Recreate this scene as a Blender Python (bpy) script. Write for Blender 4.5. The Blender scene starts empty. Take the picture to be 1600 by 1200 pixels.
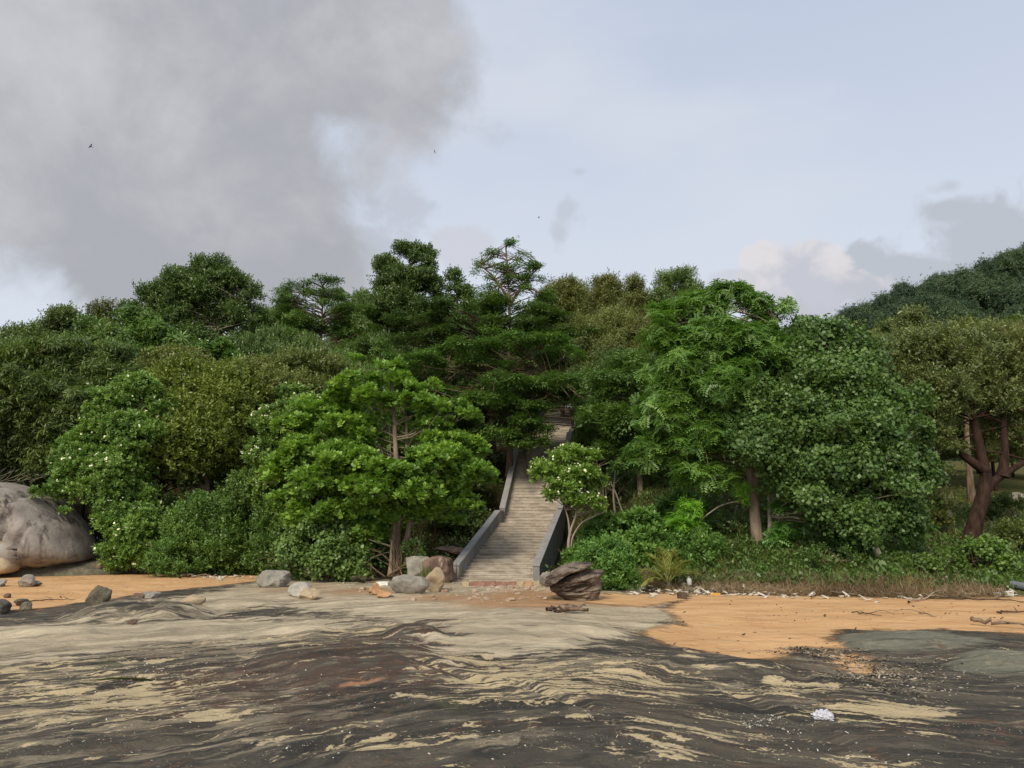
import bpy, math, random
import numpy as np
from mathutils import Vector
R = math.radians
sc = bpy.context.scene
COL = sc.collection

# ------------------------------------------------------------------ camera
CAMZ, F = 2.1, 1200.0
PITCH = math.atan2(220.0, F)
cam = bpy.data.cameras.new('camera'); camo = bpy.data.objects.new('camera', cam); COL.objects.link(camo)
cam.sensor_width = 36.0; cam.lens = 27.0; cam.clip_end = 3000; cam.clip_start = 0.1
camo.location = (0, 0, CAMZ); camo.rotation_euler = (math.pi / 2 + PITCH, 0, 0)
sc.camera = camo
sc.view_settings.view_transform = 'Standard'; sc.view_settings.look = 'None'
sc.view_settings.exposure = 0.3; sc.view_settings.gamma = 1.0
sc.cycles.max_bounces = 6; sc.cycles.diffuse_bounces = 4; sc.cycles.transmission_bounces = 3; sc.cycles.glossy_bounces = 2

CP, SP = math.cos(PITCH), math.sin(PITCH)
def ray(px, py):
    u, v = (px - 800) / F, (600 - py) / F
    return (u, CP - v * SP, SP + v * CP)
def at(px, py, Y):
    d = ray(px, py); k = Y / d[1]
    return (d[0] * k, Y, CAMZ + d[2] * k)

# ------------------------------------------------------------------ sun
SUN_EL, SUN_AZ = R(40), R(200)            # azimuth measured from +Y towards +X : behind the camera, over the left shoulder
sd = bpy.data.lights.new('sun', 'SUN'); sd.energy = 2.6; sd.angle = R(20); sd.color = (1.0, 0.89, 0.72)
so = bpy.data.objects.new('sun', sd); COL.objects.link(so)
dvec = Vector((math.sin(SUN_AZ) * math.cos(SUN_EL), math.cos(SUN_AZ) * math.cos(SUN_EL), math.sin(SUN_EL)))
so.rotation_euler = dvec.to_track_quat('Z', 'Y').to_euler()

# ------------------------------------------------------------------ node helper
class NT:
    def __init__(s, tree): s.t = tree; s.n = tree.nodes; s.l = tree.links
    def new(s, typ, **kw):
        n = s.n.new(typ)
        for k, v in kw.items(): setattr(n, k, v)
        return n
    def put(s, sock, v):
        if hasattr(v, 'links') or isinstance(v, bpy.types.NodeSocket): s.l.new(v, sock)
        else:
            if sock.type == 'RGBA' and len(v) == 3: v = tuple(v) + (1,)
            sock.default_value = v
    def m(s, op, a, b=0.0, c=None, clamp=False):
        n = s.new('ShaderNodeMath', operation=op, use_clamp=clamp)
        s.put(n.inputs[0], a); s.put(n.inputs[1], b)
        if c is not None: s.put(n.inputs[2], c)
        return n.outputs[0]
    def vm(s, op, a, b):
        n = s.new('ShaderNodeVectorMath', operation=op); s.put(n.inputs[0], a); s.put(n.inputs[1], b)
        return n.outputs[0]
    def ss(s, x, a, b, lo=0.0, hi=1.0):          # smoothstep map
        n = s.new('ShaderNodeMapRange', interpolation_type='SMOOTHSTEP')
        s.put(n.inputs[0], x); s.put(n.inputs[1], a); s.put(n.inputs[2], b); s.put(n.inputs[3], lo); s.put(n.inputs[4], hi)
        return n.outputs[0]
    def noise(s, vec, scale, detail=4, rough=0.55, dist=0.0, color=False):
        n = s.new('ShaderNodeTexNoise'); 
        if vec is not None: s.put(n.inputs['Vector'], vec)
        n.inputs['Scale'].default_value = scale; n.inputs['Detail'].default_value = detail
        n.inputs['Roughness'].default_value = rough; n.inputs['Distortion'].default_value = dist
        return n.outputs['Color'] if color else n.outputs['Fac']
    def vor(s, vec, scale, feature='F1'):
        n = s.new('ShaderNodeTexVoronoi', feature=feature); s.put(n.inputs['Vector'], vec); n.inputs['Scale'].default_value = scale
        return n.outputs['Distance']
    def mix(s, f, a, b, mode='MIX'):
        n = s.new('ShaderNodeMix', data_type='RGBA', blend_type=mode)
        s.put(n.inputs[0], f); s.put(n.inputs[6], a); s.put(n.inputs[7], b)
        return n.outputs[2]
    def attr(s, name, out='Fac'):
        n = s.new('ShaderNodeAttribute', attribute_name=name); return n.outputs[out]
    def map(s, vec, scale=(1, 1, 1), rot=(0, 0, 0)):
        n = s.new('ShaderNodeMapping'); s.put(n.inputs[0], vec); n.inputs['Scale'].default_value = scale; n.inputs['Rotation'].default_value = rot
        return n.outputs[0]
    def coord(s, out='Object'): return s.new('ShaderNodeTexCoord').outputs[out]
    def bump(s, h, strength=0.5, dist=0.05, normal=None):
        n = s.new('ShaderNodeBump'); n.inputs['Strength'].default_value = strength; n.inputs['Distance'].default_value = dist
        s.put(n.inputs['Height'], h)
        if normal is not None: s.put(n.inputs['Normal'], normal)
        return n.outputs[0]

# ------------------------------------------------------------------ world / sky
w = bpy.data.worlds.new("World"); sc.world = w; w.use_nodes = True
w.node_tree.nodes.clear()
N = NT(w.node_tree)
STR = 0.1
sky = N.new('ShaderNodeTexSky', sky_type='NISHITA', sun_disc=False)
sky.sun_elevation = SUN_EL; sky.sun_rotation = SUN_AZ; sky.air_density = 1.0; sky.dust_density = 2.0
g = N.coord('Generated')
sx = N.new('ShaderNodeSeparateXYZ'); N.put(sx.inputs[0], g)
az = N.m('ARCTAN2', sx.outputs[0], sx.outputs[1]); el = N.m('ARCSINE', sx.outputs[2])
veil = N.mix(N.ss(el, 0.05, 0.75), (0.645, 0.680, 0.735), (0.465, 0.525, 0.650))
veil = N.mix(N.ss(N.noise(N.map(g, (1, 1, 2.5)), 2.2, 5, 0.5), 0.40, 0.68), veil, (0.60, 0.635, 0.70))
base = N.mix(0.86, sky.outputs[0], N.mix(1.0, veil, (1 / STR,) * 3, 'MULTIPLY'))
nz_soft = N.noise(g, 3.4, 7, 0.52, 0.1)
nz_fine = N.noise(g, 13.0, 10, 0.58, 0.35)
def azel(px, py):
    d = ray(px, py); return math.atan2(d[0], d[1]), math.asin(d[2] / math.sqrt(d[0] ** 2 + d[1] ** 2 + d[2] ** 2))
def ell(px, py, rx, ry):
    a0, e0 = azel(px, py); k = 1.0 / (1 + ((px - 800) / F) ** 2)
    ra, re = rx / F * k ** 0.8, ry / F * k ** 0.5
    da = N.m('MULTIPLY', N.m('SUBTRACT', az, a0), 1 / ra); de = N.m('MULTIPLY', N.m('SUBTRACT', el, e0), 1 / re)
    return N.m('SUBTRACT', 1.0, N.m('SQRT', N.m('ADD', N.m('MULTIPLY', da, da), N.m('MULTIPLY', de, de))))
def cloud(ells, nz, amp, lo, hi, amp2=0.0):
    f = None
    for e in ells:
        v = ell(*e); f = v if f is None else N.m('SMOOTH_MAX', f, v, 0.25)
    f = N.m('ADD', f, N.m('MULTIPLY', N.m('SUBTRACT', nz, 0.5), amp))
    if amp2: f = N.m('ADD', f, N.m('MULTIPLY', N.m('SUBTRACT', nz_fine, 0.5), amp2))
    return N.ss(f, lo, hi)
big = cloud([(200, 60, 480, 330), (560, 60, 215, 165), (380, 300, 250, 190), (60, 230, 330, 190), (450, 390, 200, 130), (310, 410, 230, 110)], nz_soft, 1.5, -0.16, 0.34, 1.1)
soft2 = N.ss(N.m('ADD', N.m('ADD', N.noise(N.map(g, (1, 1, 1.3)), 3.6, 8, 0.58, 0.3), N.m('MULTIPLY', N.m('SUBTRACT', nz_fine, 0.5), 0.25)), N.ss(az, azel(420, 300)[0], azel(60, 300)[0], -0.05, 0.05)), 0.36, 0.72)
graycol = N.mix(soft2, (0.325 / STR, 0.335 / STR, 0.36 / STR), (0.475 / STR, 0.475 / STR, 0.50 / STR))
colr = N.mix(N.m('MULTIPLY', big, 0.94), base, graycol)
# small cumulus low over the trees and by the hill
cu1 = cloud([(1235, 425, 85, 62), (1270, 395, 50, 34), (1190, 400, 34, 30), (1255, 470, 120, 45)], nz_fine, 2.1, 0.0, 0.30)
cu2 = cloud([(1400, 445, 110, 70), (1345, 410, 34, 36), (1540, 365, 140, 75), (1480, 330, 50, 24), (1560, 420, 130, 70), (1420, 500, 300, 70)], nz_fine, 2.5, 0.0, 0.42)
cu3 = cloud([(725, 385, 62, 40), (735, 372, 30, 22), (1140, 440, 46, 22)], nz_fine, 1.6, 0.0, 0.36)
cu4 = cloud([(885, 330, 34, 26), (872, 368, 22, 40), (630, 325, 60, 40), (600, 360, 70, 60), (905, 268, 26, 10), (1485, 290, 30, 14)], nz_fine, 4.2, 0.0, 0.9)
shade = N.ss(N.m('ADD', el, N.m('MULTIPLY', N.m('SUBTRACT', nz_fine, 0.5), 0.2)), azel(1235, 450)[1], azel(1235, 385)[1])
colr = N.mix(N.m('MULTIPLY', cu2, 0.92), colr, (0.40 / STR, 0.43 / STR, 0.48 / STR))
colr = N.mix(N.m('MULTIPLY', cu1, 0.85), colr, N.mix(shade, (0.44 / STR, 0.45 / STR, 0.50 / STR), (0.62 / STR, 0.59 / STR, 0.60 / STR)))
colr = N.mix(N.m('MULTIPLY', cu3, 0.6), colr, (0.49 / STR, 0.49 / STR, 0.54 / STR))
colr = N.mix(N.m('MULTIPLY', cu4, 0.75), colr, (0.43 / STR, 0.465 / STR, 0.53 / STR))
bg = N.new('ShaderNodeBackground'); N.put(bg.inputs[0], colr); bg.inputs[1].default_value = STR
wo = N.new('ShaderNodeOutputWorld'); N.l.new(bg.outputs[0], wo.inputs[0])
w.cycles.sampling_method = 'AUTOMATIC'

# ------------------------------------------------------------------ numpy noise
def _hash(ix, iy, seed):
    h = (ix.astype(np.int64) * 374761393 + iy.astype(np.int64) * 668265263 + seed * 982451653) & 0xffffffff
    h = ((h ^ (h >> 13)) * 1274126177) & 0xffffffff
    return ((h ^ (h >> 16)) & 0xffff) / 65535.0
def vnoise(x, y, seed=0):
    ix, iy = np.floor(x), np.floor(y); fx, fy = x - ix, y - iy
    fx = fx * fx * (3 - 2 * fx); fy = fy * fy * (3 - 2 * fy)
    a = _hash(ix, iy, seed); b = _hash(ix + 1, iy, seed); c = _hash(ix, iy + 1, seed); d = _hash(ix + 1, iy + 1, seed)
    return (a * (1 - fx) + b * fx) * (1 - fy) + (c * (1 - fx) + d * fx) * fy
def fbm(x, y, seed=0, o=4, r=0.5):
    s = 0; a = 1; t = 0
    for i in range(o):
        s = s + a * vnoise(x * 2 ** i + 17.3 * i, y * 2 ** i - 9.1 * i, seed + i); t += a; a *= r
    return s / t
def sstep(a, b, x):
    t = np.clip((x - a) / (b - a), 0, 1); return t * t * (3 - 2 * t)

# ------------------------------------------------------------------ terrain height
def veg_edge(x):
    return np.interp(x, [-60, -25, -12, -7, -3.5, 0, 2.5, 6, 12, 20, 30, 60], [36, 35, 35, 33.5, 30.8, 30.4, 27.5, 24, 22.3, 24, 25, 27])
def stair_x(y): return -0.6 + 0.158 * (y - 30)
def stair_z(y): return np.interp(y, [30, 38.9, 40.0, 46.2, 47.4, 60, 62, 200], [0, 2.2, 2.2, 6.9, 6.9, 11.1, 11.1, 11.5])
def G(x, y):
    x = np.asarray(x, float); y = np.asarray(y, float)
    t = y - veg_edge(x)
    bank = np.interp(x, [-3, 3], [0.25, 0.5]) * sstep(0, 6, t)
    s = np.interp(x, [-40, -20, 8, 16, 40], [0.30, 0.42, 0.40, 0.22, 0.20])
    tt = np.log1p(np.exp(np.clip((t - 4) * 1.2, -40, 60))) / 1.2
    hm = np.interp(x, [-60, -20, 12, 24, 60], [24, 40, 40, 26, 22])
    z = bank + hm * (1 - np.exp(-s * tt / hm))
    k = (1 - sstep(1.9, 6.0, np.abs(x - stair_x(y)))) * sstep(30.5, 34, y)
    z = z * (1 - k) + (stair_z(y) - 0.9) * k
    return z
def g1(x, y): return float(G(x, y))
def gp(px, py):
    d = ray(px, py); k = (0 - CAMZ) / d[2] if d[2] < -1e-3 else 40.0
    if d[2] > -0.02: k = 30
    lo, hi = 3.0, 90.0
    ks = np.linspace(4, 70, 420)
    h = CAMZ + d[2] * ks - G(d[0] * ks, d[1] * ks)
    i = np.argmax(h < 0) if (h < 0).any() else len(ks) - 1
    k = ks[i] if i == 0 or h[i] >= 0 else ks[i - 1] + (ks[i] - ks[i - 1]) * h[i - 1] / (h[i - 1] - h[i])
    return (d[0] * k, d[1] * k, g1(d[0] * k, d[1] * k))
def flat(px, py):
    d = ray(px, py); k = -CAMZ / d[2]; return (d[0] * k, d[1] * k)

# ------------------------------------------------------------------ object helpers
def mesh_np(name, V, faces4=None, faces3=None, mat=None, parent=None, attrs=None, smooth=False):
    me = bpy.data.meshes.new(name)
    V = np.asarray(V, np.float32); f4 = np.zeros((0, 4), np.int32) if faces4 is None else np.asarray(faces4, np.int32)
    f3 = np.zeros((0, 3), np.int32) if faces3 is None else np.asarray(faces3, np.int32)
    me.vertices.add(len(V)); me.vertices.foreach_set('co', V.ravel())
    nl = f4.size + f3.size; me.loops.add(nl)
    me.loops.foreach_set('vertex_index', np.concatenate([f4.ravel(), f3.ravel()]).astype(np.int32))
    npoly = len(f4) + len(f3); me.polygons.add(npoly)
    ls = np.concatenate([np.arange(len(f4)) * 4, f4.size + np.arange(len(f3)) * 3]).astype(np.int32)
    me.polygons.foreach_set('loop_start', ls)
    if smooth: me.polygons.foreach_set('use_smooth', np.ones(npoly, bool))
    me.update(calc_edges=True); 
    for k, (dom, typ, data) in (attrs or {}).items():
        a = me.attributes.new(k, typ, dom)
        a.data.foreach_set('vector' if typ == 'FLOAT_VECTOR' else 'value', np.asarray(data, np.float32).ravel())
    if mat: me.materials.append(mat)
    o = bpy.data.objects.new(name, me); COL.objects.link(o)
    if parent: o.parent = parent
    return o
def tag(o, label=None, cat=None, group=None, kind=None):
    if label: o['label'] = label
    if cat: o['category'] = cat
    if group: o['group'] = group
    if kind: o['kind'] = kind
    return o
def empty(name, loc, rz=0):
    o = bpy.data.objects.new(name, None); COL.objects.link(o); o.location = loc; o.rotation_euler = (0, 0, rz); o.empty_display_size = 0.3
    return o

class Wood:                                       # collects tubes and boxes
    def __init__(s): s.v = []; s.q = []; s.n = 0
    def tube(s, pts, rad, k=7, cap=True, wob=0.0, rng=None):
        pts = np.asarray(pts, float); n = len(pts)
        rad = np.interp(np.linspace(0, 1, n), np.linspace(0, 1, len(rad)), rad) if len(rad) != n else np.asarray(rad, float)
        T = np.gradient(pts, axis=0); T /= np.linalg.norm(T, axis=1)[:, None] + 1e-9
        ref = np.array([0.3, 1, 0.1]) if abs(T[0][2]) > 0.6 else np.array([0.05, 0.1, 1.0])
        U = np.cross(T, ref); U /= np.linalg.norm(U, axis=1)[:, None] + 1e-9; W = np.cross(T, U)
        a = np.arange(k) / k * 2 * math.pi
        rr = rad[:, None] * np.ones((1, k))
        if wob and rng is not None: rr = rr * (1 + wob * (rng.random((n, k)) - 0.5) + wob * 0.6 * (rng.random((1, k)) - 0.5))
        ring = pts[:, None] + rr[..., None] * (np.cos(a)[None, :, None] * U[:, None] + np.sin(a)[None, :, None] * W[:, None])
        V = ring.reshape(-1, 3); i = np.arange(n - 1)[:, None] * k; j = np.arange(k)[None]
        q = np.stack([i + j, i + (j + 1) % k, i + k + (j + 1) % k, i + k + j], -1).reshape(-1, 4) + s.n
        s.v.append(V); s.q.append(q); s.n += len(V)
    def limb(s, a, b, r0, r1, rng, sag=0.12, k=5, n=6):
        a = np.asarray(a, float); b = np.asarray(b, float); L = np.linalg.norm(b - a)
        t = np.linspace(0, 1, n)[:, None]
        mid = (a + b) / 2 + (rng.random(3) - 0.5) * L * 0.25 + np.array([0, 0, L * sag])
        p = (1 - t) ** 2 * a + 2 * t * (1 - t) * mid + t ** 2 * b
        p[1:-1] += (rng.random((n - 2, 3)) - 0.5) * L * 0.05
        s.tube(p, np.linspace(r0, r1, n), k)
        return p
    def build(s, name, mat, parent=None, smooth=True):
        return mesh_np(name, np.concatenate(s.v), np.concatenate(s.q), None, mat, parent, smooth=smooth)

# ------------------------------------------------------------------ materials
def new_mat(name):
    m = bpy.data.materials.new(name); m.use_nodes = True; m.node_tree.nodes.clear(); return m, NT(m.node_tree)
def finish(n, color, rough=0.8, spec=0.3, normal=None, extra=None):
    p = n.new('ShaderNodeBsdfPrincipled'); n.put(p.inputs['Base Color'], color); n.put(p.inputs['Roughness'], rough)
    p.inputs['Specular IOR Level'].default_value = spec
    if normal is not None: n.put(p.inputs['Normal'], normal)
    o = n.new('ShaderNodeOutputMaterial'); n.l.new(p.outputs[0], o.inputs[0]); return p, o
def leaf_mat(name, a, b, rough=0.43, spec=0.45, trans=0.25, backlight=(1.1, 1.3, 0.6), gain=1.0):
    m, n = new_mat(name)
    a = tuple(x * y * gain for x, y in zip(a, (1.80, 1.78, 1.54))); b = tuple(x * y * gain for x, y in zip(b, (1.76, 1.70, 1.48)))
    t = n.attr('tint')
    oi = n.new('ShaderNodeObjectInfo')
    c = n.mix(t, a, b)
    nz = n.noise(n.coord('Object'), 0.45, 3)
    c = n.mix(n.ss(nz, 0.35, 0.65, 0.0, 0.45), c, n.mix(1.0, c, (1.18, 1.06, 0.8), 'MULTIPLY'))
    hsv = n.new('ShaderNodeHueSaturation'); n.put(hsv.inputs['Color'], c)
    n.put(hsv.inputs['Hue'], n.m('ADD', 0.492, n.m('MULTIPLY', oi.outputs['Random'], 0.018)))
    n.put(hsv.inputs['Value'], n.m('ADD', 0.90, n.m('MULTIPLY', oi.outputs['Random'], 0.22)))
    c = hsv.outputs[0]
    p = n.new('ShaderNodeBsdfPrincipled'); n.put(p.inputs['Base Color'], c); p.inputs['Roughness'].default_value = rough
    p.inputs['Specular IOR Level'].default_value = spec
    tr = n.new('ShaderNodeBsdfTranslucent'); n.put(tr.inputs[0], n.mix(1.0, c, backlight, 'MULTIPLY'))
    mx = n.new('ShaderNodeMixShader'); mx.inputs[0].default_value = trans
    n.l.new(p.outputs[0], mx.inputs[1]); n.l.new(tr.outputs[0], mx.inputs[2])
    o = n.new('ShaderNodeOutputMaterial'); n.l.new(mx.outputs[0], o.inputs[0]); return m
def bark_mat(name, a, b, sc_=6.0):
    m, n = new_mat(name); co = n.coord('Object')
    z = n.map(co, (1, 1, 0.25)); nz = n.noise(z, sc_, 6, 0.65); big_ = n.noise(co, 1.3, 3)
    c = n.mix(n.ss(nz, 0.3, 0.7), a, b); c = n.mix(n.ss(big_, 0.55, 0.75, 0, 0.4), c, tuple(x * 0.6 for x in a))
    finish(n, c, 0.9, 0.15, n.bump(nz, 0.8, 0.04)); return m
def rock_mat(name, a, b, streak=(0.05, 0.045, 0.04), vert=0.0, strata=0.0, sc_=1.5, lich=0.0, seedrot=(0, 0, 0)):
    m, n = new_mat(name); co = n.coord('Object')
    n1 = n.noise(co, sc_, 8, 0.62); n2 = n.noise(co, sc_ * 7, 6, 0.6)
    c = n.mix(n.ss(n1, 0.32, 0.68), a, b)
    h = n.m('ADD', n.m('MULTIPLY', n1, 0.6), n.m('MULTIPLY', n2, 0.3))
    if vert:
        ns = n.noise(n.map(co, (1.0, 1.0, 0.16)), 1.6, 6, 0.6)
        c = n.mix(n.ss(ns, 0.50, 0.66, 0, vert), c, streak)
        ns2 = n.noise(n.map(co, (1.6, 1.6, 0.12)), 1.1, 4, 0.6)
        c = n.mix(n.ss(ns2, 0.60, 0.68, 0, 0.55), c, (0.50, 0.44, 0.33))
    if strata:
        wv = n.noise(n.map(co, (0.5, 0.5, 5.0), seedrot), 2.2, 7, 0.62, 0.6)
        c = n.mix(n.ss(wv, 0.46, 0.62, 0, strata), c, streak); h = n.m('ADD', h, n.m('MULTIPLY', wv, 1.2))
    if lich: c = n.mix(n.ss(n2, 0.56, 0.70, 0, lich), c, (0.42, 0.40, 0.33))
    geo = n.new('ShaderNodeNewGeometry')
    n3 = n.noise(co, sc_ * 26, 4, 0.7); c = n.mix(n.ss(n3, 0.58, 0.75, 0, 0.45), c, tuple(x * 0.4 for x in a)); c = n.mix(n.ss(n.noise(co, sc_ * 2.6, 6, 0.65), 0.54, 0.68, 0, 0.55), c, tuple(x * 0.55 for x in a)); h = n.m('ADD', h, n.m('MULTIPLY', n3, 0.15))
    finish(n, c, 0.9, 0.15, n.bump(h, 1.0, 0.10)); return m
def plain_mat(name, c, rough=0.6, spec=0.4, var=0.25, sc_=8.0):
    m, n = new_mat(name); nz = n.noise(n.coord('Object'), sc_, 5, 0.6)
    cc = n.mix(n.ss(nz, 0.3, 0.75, 0, var), c, tuple(x * 0.45 for x in c))
    finish(n, cc, rough, spec, n.bump(nz, 0.2, 0.01)); return m

BARK = bark_mat('bark_brown', (0.10, 0.065, 0.045), (0.24, 0.17, 0.12))
BARKD = bark_mat('bark_dark', (0.020, 0.012, 0.009), (0.062, 0.036, 0.026))
BARKP = bark_mat('bark_pale', (0.20, 0.16, 0.12), (0.36, 0.30, 0.24))
BARKR = bark_mat('bark_tan', (0.20, 0.150, 0.110), (0.36, 0.285, 0.215))

L_MANGO = leaf_mat('leaf_olive', (0.038, 0.062, 0.020), (0.102, 0.145, 0.048))
L_FLOWER = leaf_mat('leaf_bright', (0.048, 0.100, 0.022), (0.135, 0.222, 0.056))
L_YELL = leaf_mat('leaf_yellowish', (0.052, 0.082, 0.016), (0.15, 0.195, 0.042))
L_ALM = leaf_mat('leaf_almond', (0.052, 0.104, 0.018), (0.155, 0.245, 0.048), trans=0.30)
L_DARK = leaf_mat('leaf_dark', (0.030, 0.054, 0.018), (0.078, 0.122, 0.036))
L_MID = leaf_mat('leaf_mid', (0.036, 0.070, 0.019), (0.092, 0.148, 0.038))
L_HIB = leaf_mat('leaf_hibiscus', (0.029, 0.060, 0.019), (0.092, 0.150, 0.046), spec=0.5)
L_PIN = leaf_mat('leaf_pinnate', (0.038, 0.092, 0.020), (0.105, 0.215, 0.044), trans=0.3)
L_OLIVE = leaf_mat('leaf_oliveb', (0.050, 0.066, 0.018), (0.125, 0.142, 0.044))
L_BROWN = leaf_mat('leaf_brownish', (0.042, 0.056, 0.020), (0.112, 0.132, 0.050))
L_FEATH = leaf_mat('leaf_feathery', (0.060, 0.076, 0.026), (0.135, 0.150, 0.056))
L_SHRUB = leaf_mat('leaf_shrub', (0.038, 0.086, 0.020), (0.100, 0.182, 0.042))
L_LOW = leaf_mat('leaf_lowshrub', (0.044, 0.092, 0.028), (0.120, 0.190, 0.058))
L_HAZY = leaf_mat('leaf_farhill', (0.020, 0.040, 0.027), (0.062, 0.095, 0.052))  # bluish haze of distance is put into these leaf colours
L_FERN = leaf_mat('leaf_fresh', (0.10, 0.23, 0.025), (0.20, 0.36, 0.05), trans=0.35, gain=0.75)
L_DRY = leaf_mat('leaf_dry', (0.085, 0.062, 0.038), (0.23, 0.175, 0.115), trans=0.1, gain=0.78)
L_GRASS = leaf_mat('leaf_grass', (0.030, 0.056, 0.014), (0.098, 0.124, 0.034))
L_PETAL = leaf_mat('petal_white', (0.62, 0.66, 0.55), (0.82, 0.84, 0.76), trans=0.2, backlight=(1, 1, 0.9), gain=0.75)

# ------------------------------------------------------------------ leaf units (axis +Z, size 1)
def leaf_quad(base, d, nrm, L, W, wide=0.55, fold=0.12):
    d = np.asarray(d, float); d /= np.linalg.norm(d); s = np.cross(d, nrm); s /= np.linalg.norm(s) + 1e-9; nn = np.cross(s, d)
    b = np.asarray(base, float)
    return [b, b + d * L * wide + s * W / 2 + nn * fold * W, b + d * L, b + d * L * wide - s * W / 2 + nn * fold * W]
def sph(a, e): return np.array([math.cos(a) * math.cos(e), math.sin(a) * math.cos(e), math.sin(e)])
def unit_rosette(rng, n=8, L=0.55, W=0.25, wide=0.65):
    q = []
    for i in range(n):
        a = i * 2.4 + rng.random() * 0.5; e = R(8 + 60 * (i / n) + rng.normal() * 8)
        d = sph(a, e); q += leaf_quad(d * 0.06, d, np.array([0, 0, 1.0]), L * (0.75 + 0.4 * rng.random()), W, wide, 0.1)
    return np.array(q)
def unit_twig(rng, n=9, L=0.36, W=0.17, ang=50):
    q = []
    for i in range(n):
        a = i * 2.4 + rng.random(); z = -0.35 + 0.8 * i / (n - 1); e = R(90 - ang + rng.normal() * 14)
        d = sph(a, e); q += leaf_quad((rng.normal() * 0.05, rng.normal() * 0.05, z), d, np.array([0, 0, 1.0]) + rng.normal(size=3) * 0.3, L * (0.7 + 0.5 * rng.random()), W)
    return np.array(q)
def unit_droop(rng, n=10, L=0.6, W=0.13):
    q = []
    for i in range(n):
        a = i * 2.4 + rng.random() * 0.6; e = R(-35 + rng.normal() * 28)
        d = sph(a, e); q += leaf_quad(d * 0.08 + np.array([0, 0, 0.15]), d, np.array([0, 0, 1.0]), L * (0.7 + 0.5 * rng.random()), W)
    return np.array(q)
def unit_pinnate(rng, fr=4, pairs=6):
    q = []
    for f in range(fr):
        a = f * 2 * math.pi / fr + rng.random(); 
        for k in range(pairs):
            t = (k + 0.6) / pairs; e0 = R(28) - t * R(55)
            p = np.array([math.cos(a), math.sin(a), 0]) * t * 0.62 + np.array([0, 0, 0.30 * t - 0.42 * t * t])
            for sgn in (-1, 1):
                d = sph(a + sgn * 1.05, -0.25); q += leaf_quad(p, d, np.array([0, 0, 1.0]), 0.26 * (1 - 0.35 * t) * (0.8 + 0.4 * rng.random()), 0.085)
    return np.array(q)
def unit_spray(rng, n=12):
    q = []
    for i in range(n):
        a = rng.random() * 6.28; r = 0.5 * math.sqrt(rng.random()); p = np.array([math.cos(a) * r, math.sin(a) * r, rng.normal() * 0.05 - r * 0.12])
        d = sph(a + rng.normal() * 0.7, -0.1 + rng.normal() * 0.2); q += leaf_quad(p, d, np.array([0, 0, 1.0]), 0.30 * (0.7 + 0.6 * rng.random()), 0.13)
    return np.array(q)
def unit_feather(rng, n=14):
    q = []
    for i in range(n):
        a = rng.random() * 6.28; e = R(35 + rng.normal() * 35); d = sph(a, e)
        q += leaf_quad(d * 0.05, d, rng.normal(size=3), 0.75 * (0.6 + 0.6 * rng.random()), 0.035, 0.5, 0)
    return np.array(q)
def unit_round(rng, n=9, L=0.34, W=0.30):
    q = []
    for i in range(n):
        p = rng.normal(size=3) * 0.26; d = sph(rng.random() * 6.28, -0.3 + rng.normal() * 0.4)
        q += leaf_quad(p, d, np.array([0, 0, 1.0]) + rng.normal(size=3) * 0.35, L * (0.7 + 0.6 * rng.random()), W * (0.7 + 0.6 * rng.random()), 0.42, 0.15)
    return np.array(q)
def unit_grass(rng, n=9, L=1.0, W=0.05):
    q = []
    for i in range(n):
        d = sph(rng.random() * 6.28, R(62 + rng.normal() * 18)); p = np.array([rng.normal() * 0.12, rng.normal() * 0.12, 0])
        q += leaf_quad(p, d, rng.normal(size=3), L * (0.5 + 0.6 * rng.random()), W, 0.35, 0)
    return np.array(q)
def unit_tangle(rng, n=8, L=1.0, W=0.035):
    q = []
    for i in range(n):
        d = sph(rng.random() * 6.28, R(18 + rng.normal() * 28)); p = np.array([rng.normal() * 0.25, rng.normal() * 0.25, 0.02 + 0.1 * rng.random()])
        q += leaf_quad(p, d, rng.normal(size=3), L * (0.4 + 0.7 * rng.random()), W, 0.5, 0)
    return np.array(q)
def unit_petal(rng, n=5):
    q = []
    for i in range(n):
        d = sph(i * 6.28 / n, 0.5); q += leaf_quad(d * 0.02, d, np.array([0, 0, 1.0]), 0.5, 0.34, 0.6)
    return np.array(q)
_ur = np.random.default_rng(5)
UNITS = {k: [f(_ur) for _ in range(4)] for k, f in dict(rosette=unit_rosette, twig=unit_twig, droop=unit_droop, pinnate=unit_pinnate,
         spray=unit_spray, feather=unit_feather, round=unit_round, grass=unit_grass, tangle=unit_tangle, petal=unit_petal).items()}
UNITS['almond'] = [unit_rosette(_ur, 9, 0.56, 0.33, 0.68) for _ in range(4)]
UNITS['narrow'] = [unit_twig(_ur, 10, 0.42, 0.10, 60) for _ in range(4)]

def scatter(unit, P, A, S, tint, rng):
    """place leaf units at P with axis A, size S -> verts, quads, tint per face"""
    n = len(P); A = A / (np.linalg.norm(A, axis=1)[:, None] + 1e-9)
    r = rng.normal(size=(n, 3)); X = r - (r * A).sum(1)[:, None] * A; X /= np.linalg.norm(X, axis=1)[:, None] + 1e-9; Y = np.cross(A, X)
    which = rng.integers(0, len(UNITS[unit]), n); Vs = []; Ts = []
    for k, U in enumerate(UNITS[unit]):
        m = which == k
        if not m.any(): continue
        V = (U[None, :, 0:1] * X[m][:, None] + U[None, :, 1:2] * Y[m][:, None] + U[None, :, 2:3] * A[m][:, None]) * S[m][:, None, None] + P[m][:, None]
        Vs.append(V.reshape(-1, 3)); Ts.append(np.repeat(tint[m], len(U) // 4))
    V = np.concatenate(Vs); T = np.concatenate(Ts); T = np.clip(T + rng.normal(size=len(T)) * 0.12, 0, 1)
    return V, np.arange(len(V)).reshape(-1, 4), T

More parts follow.
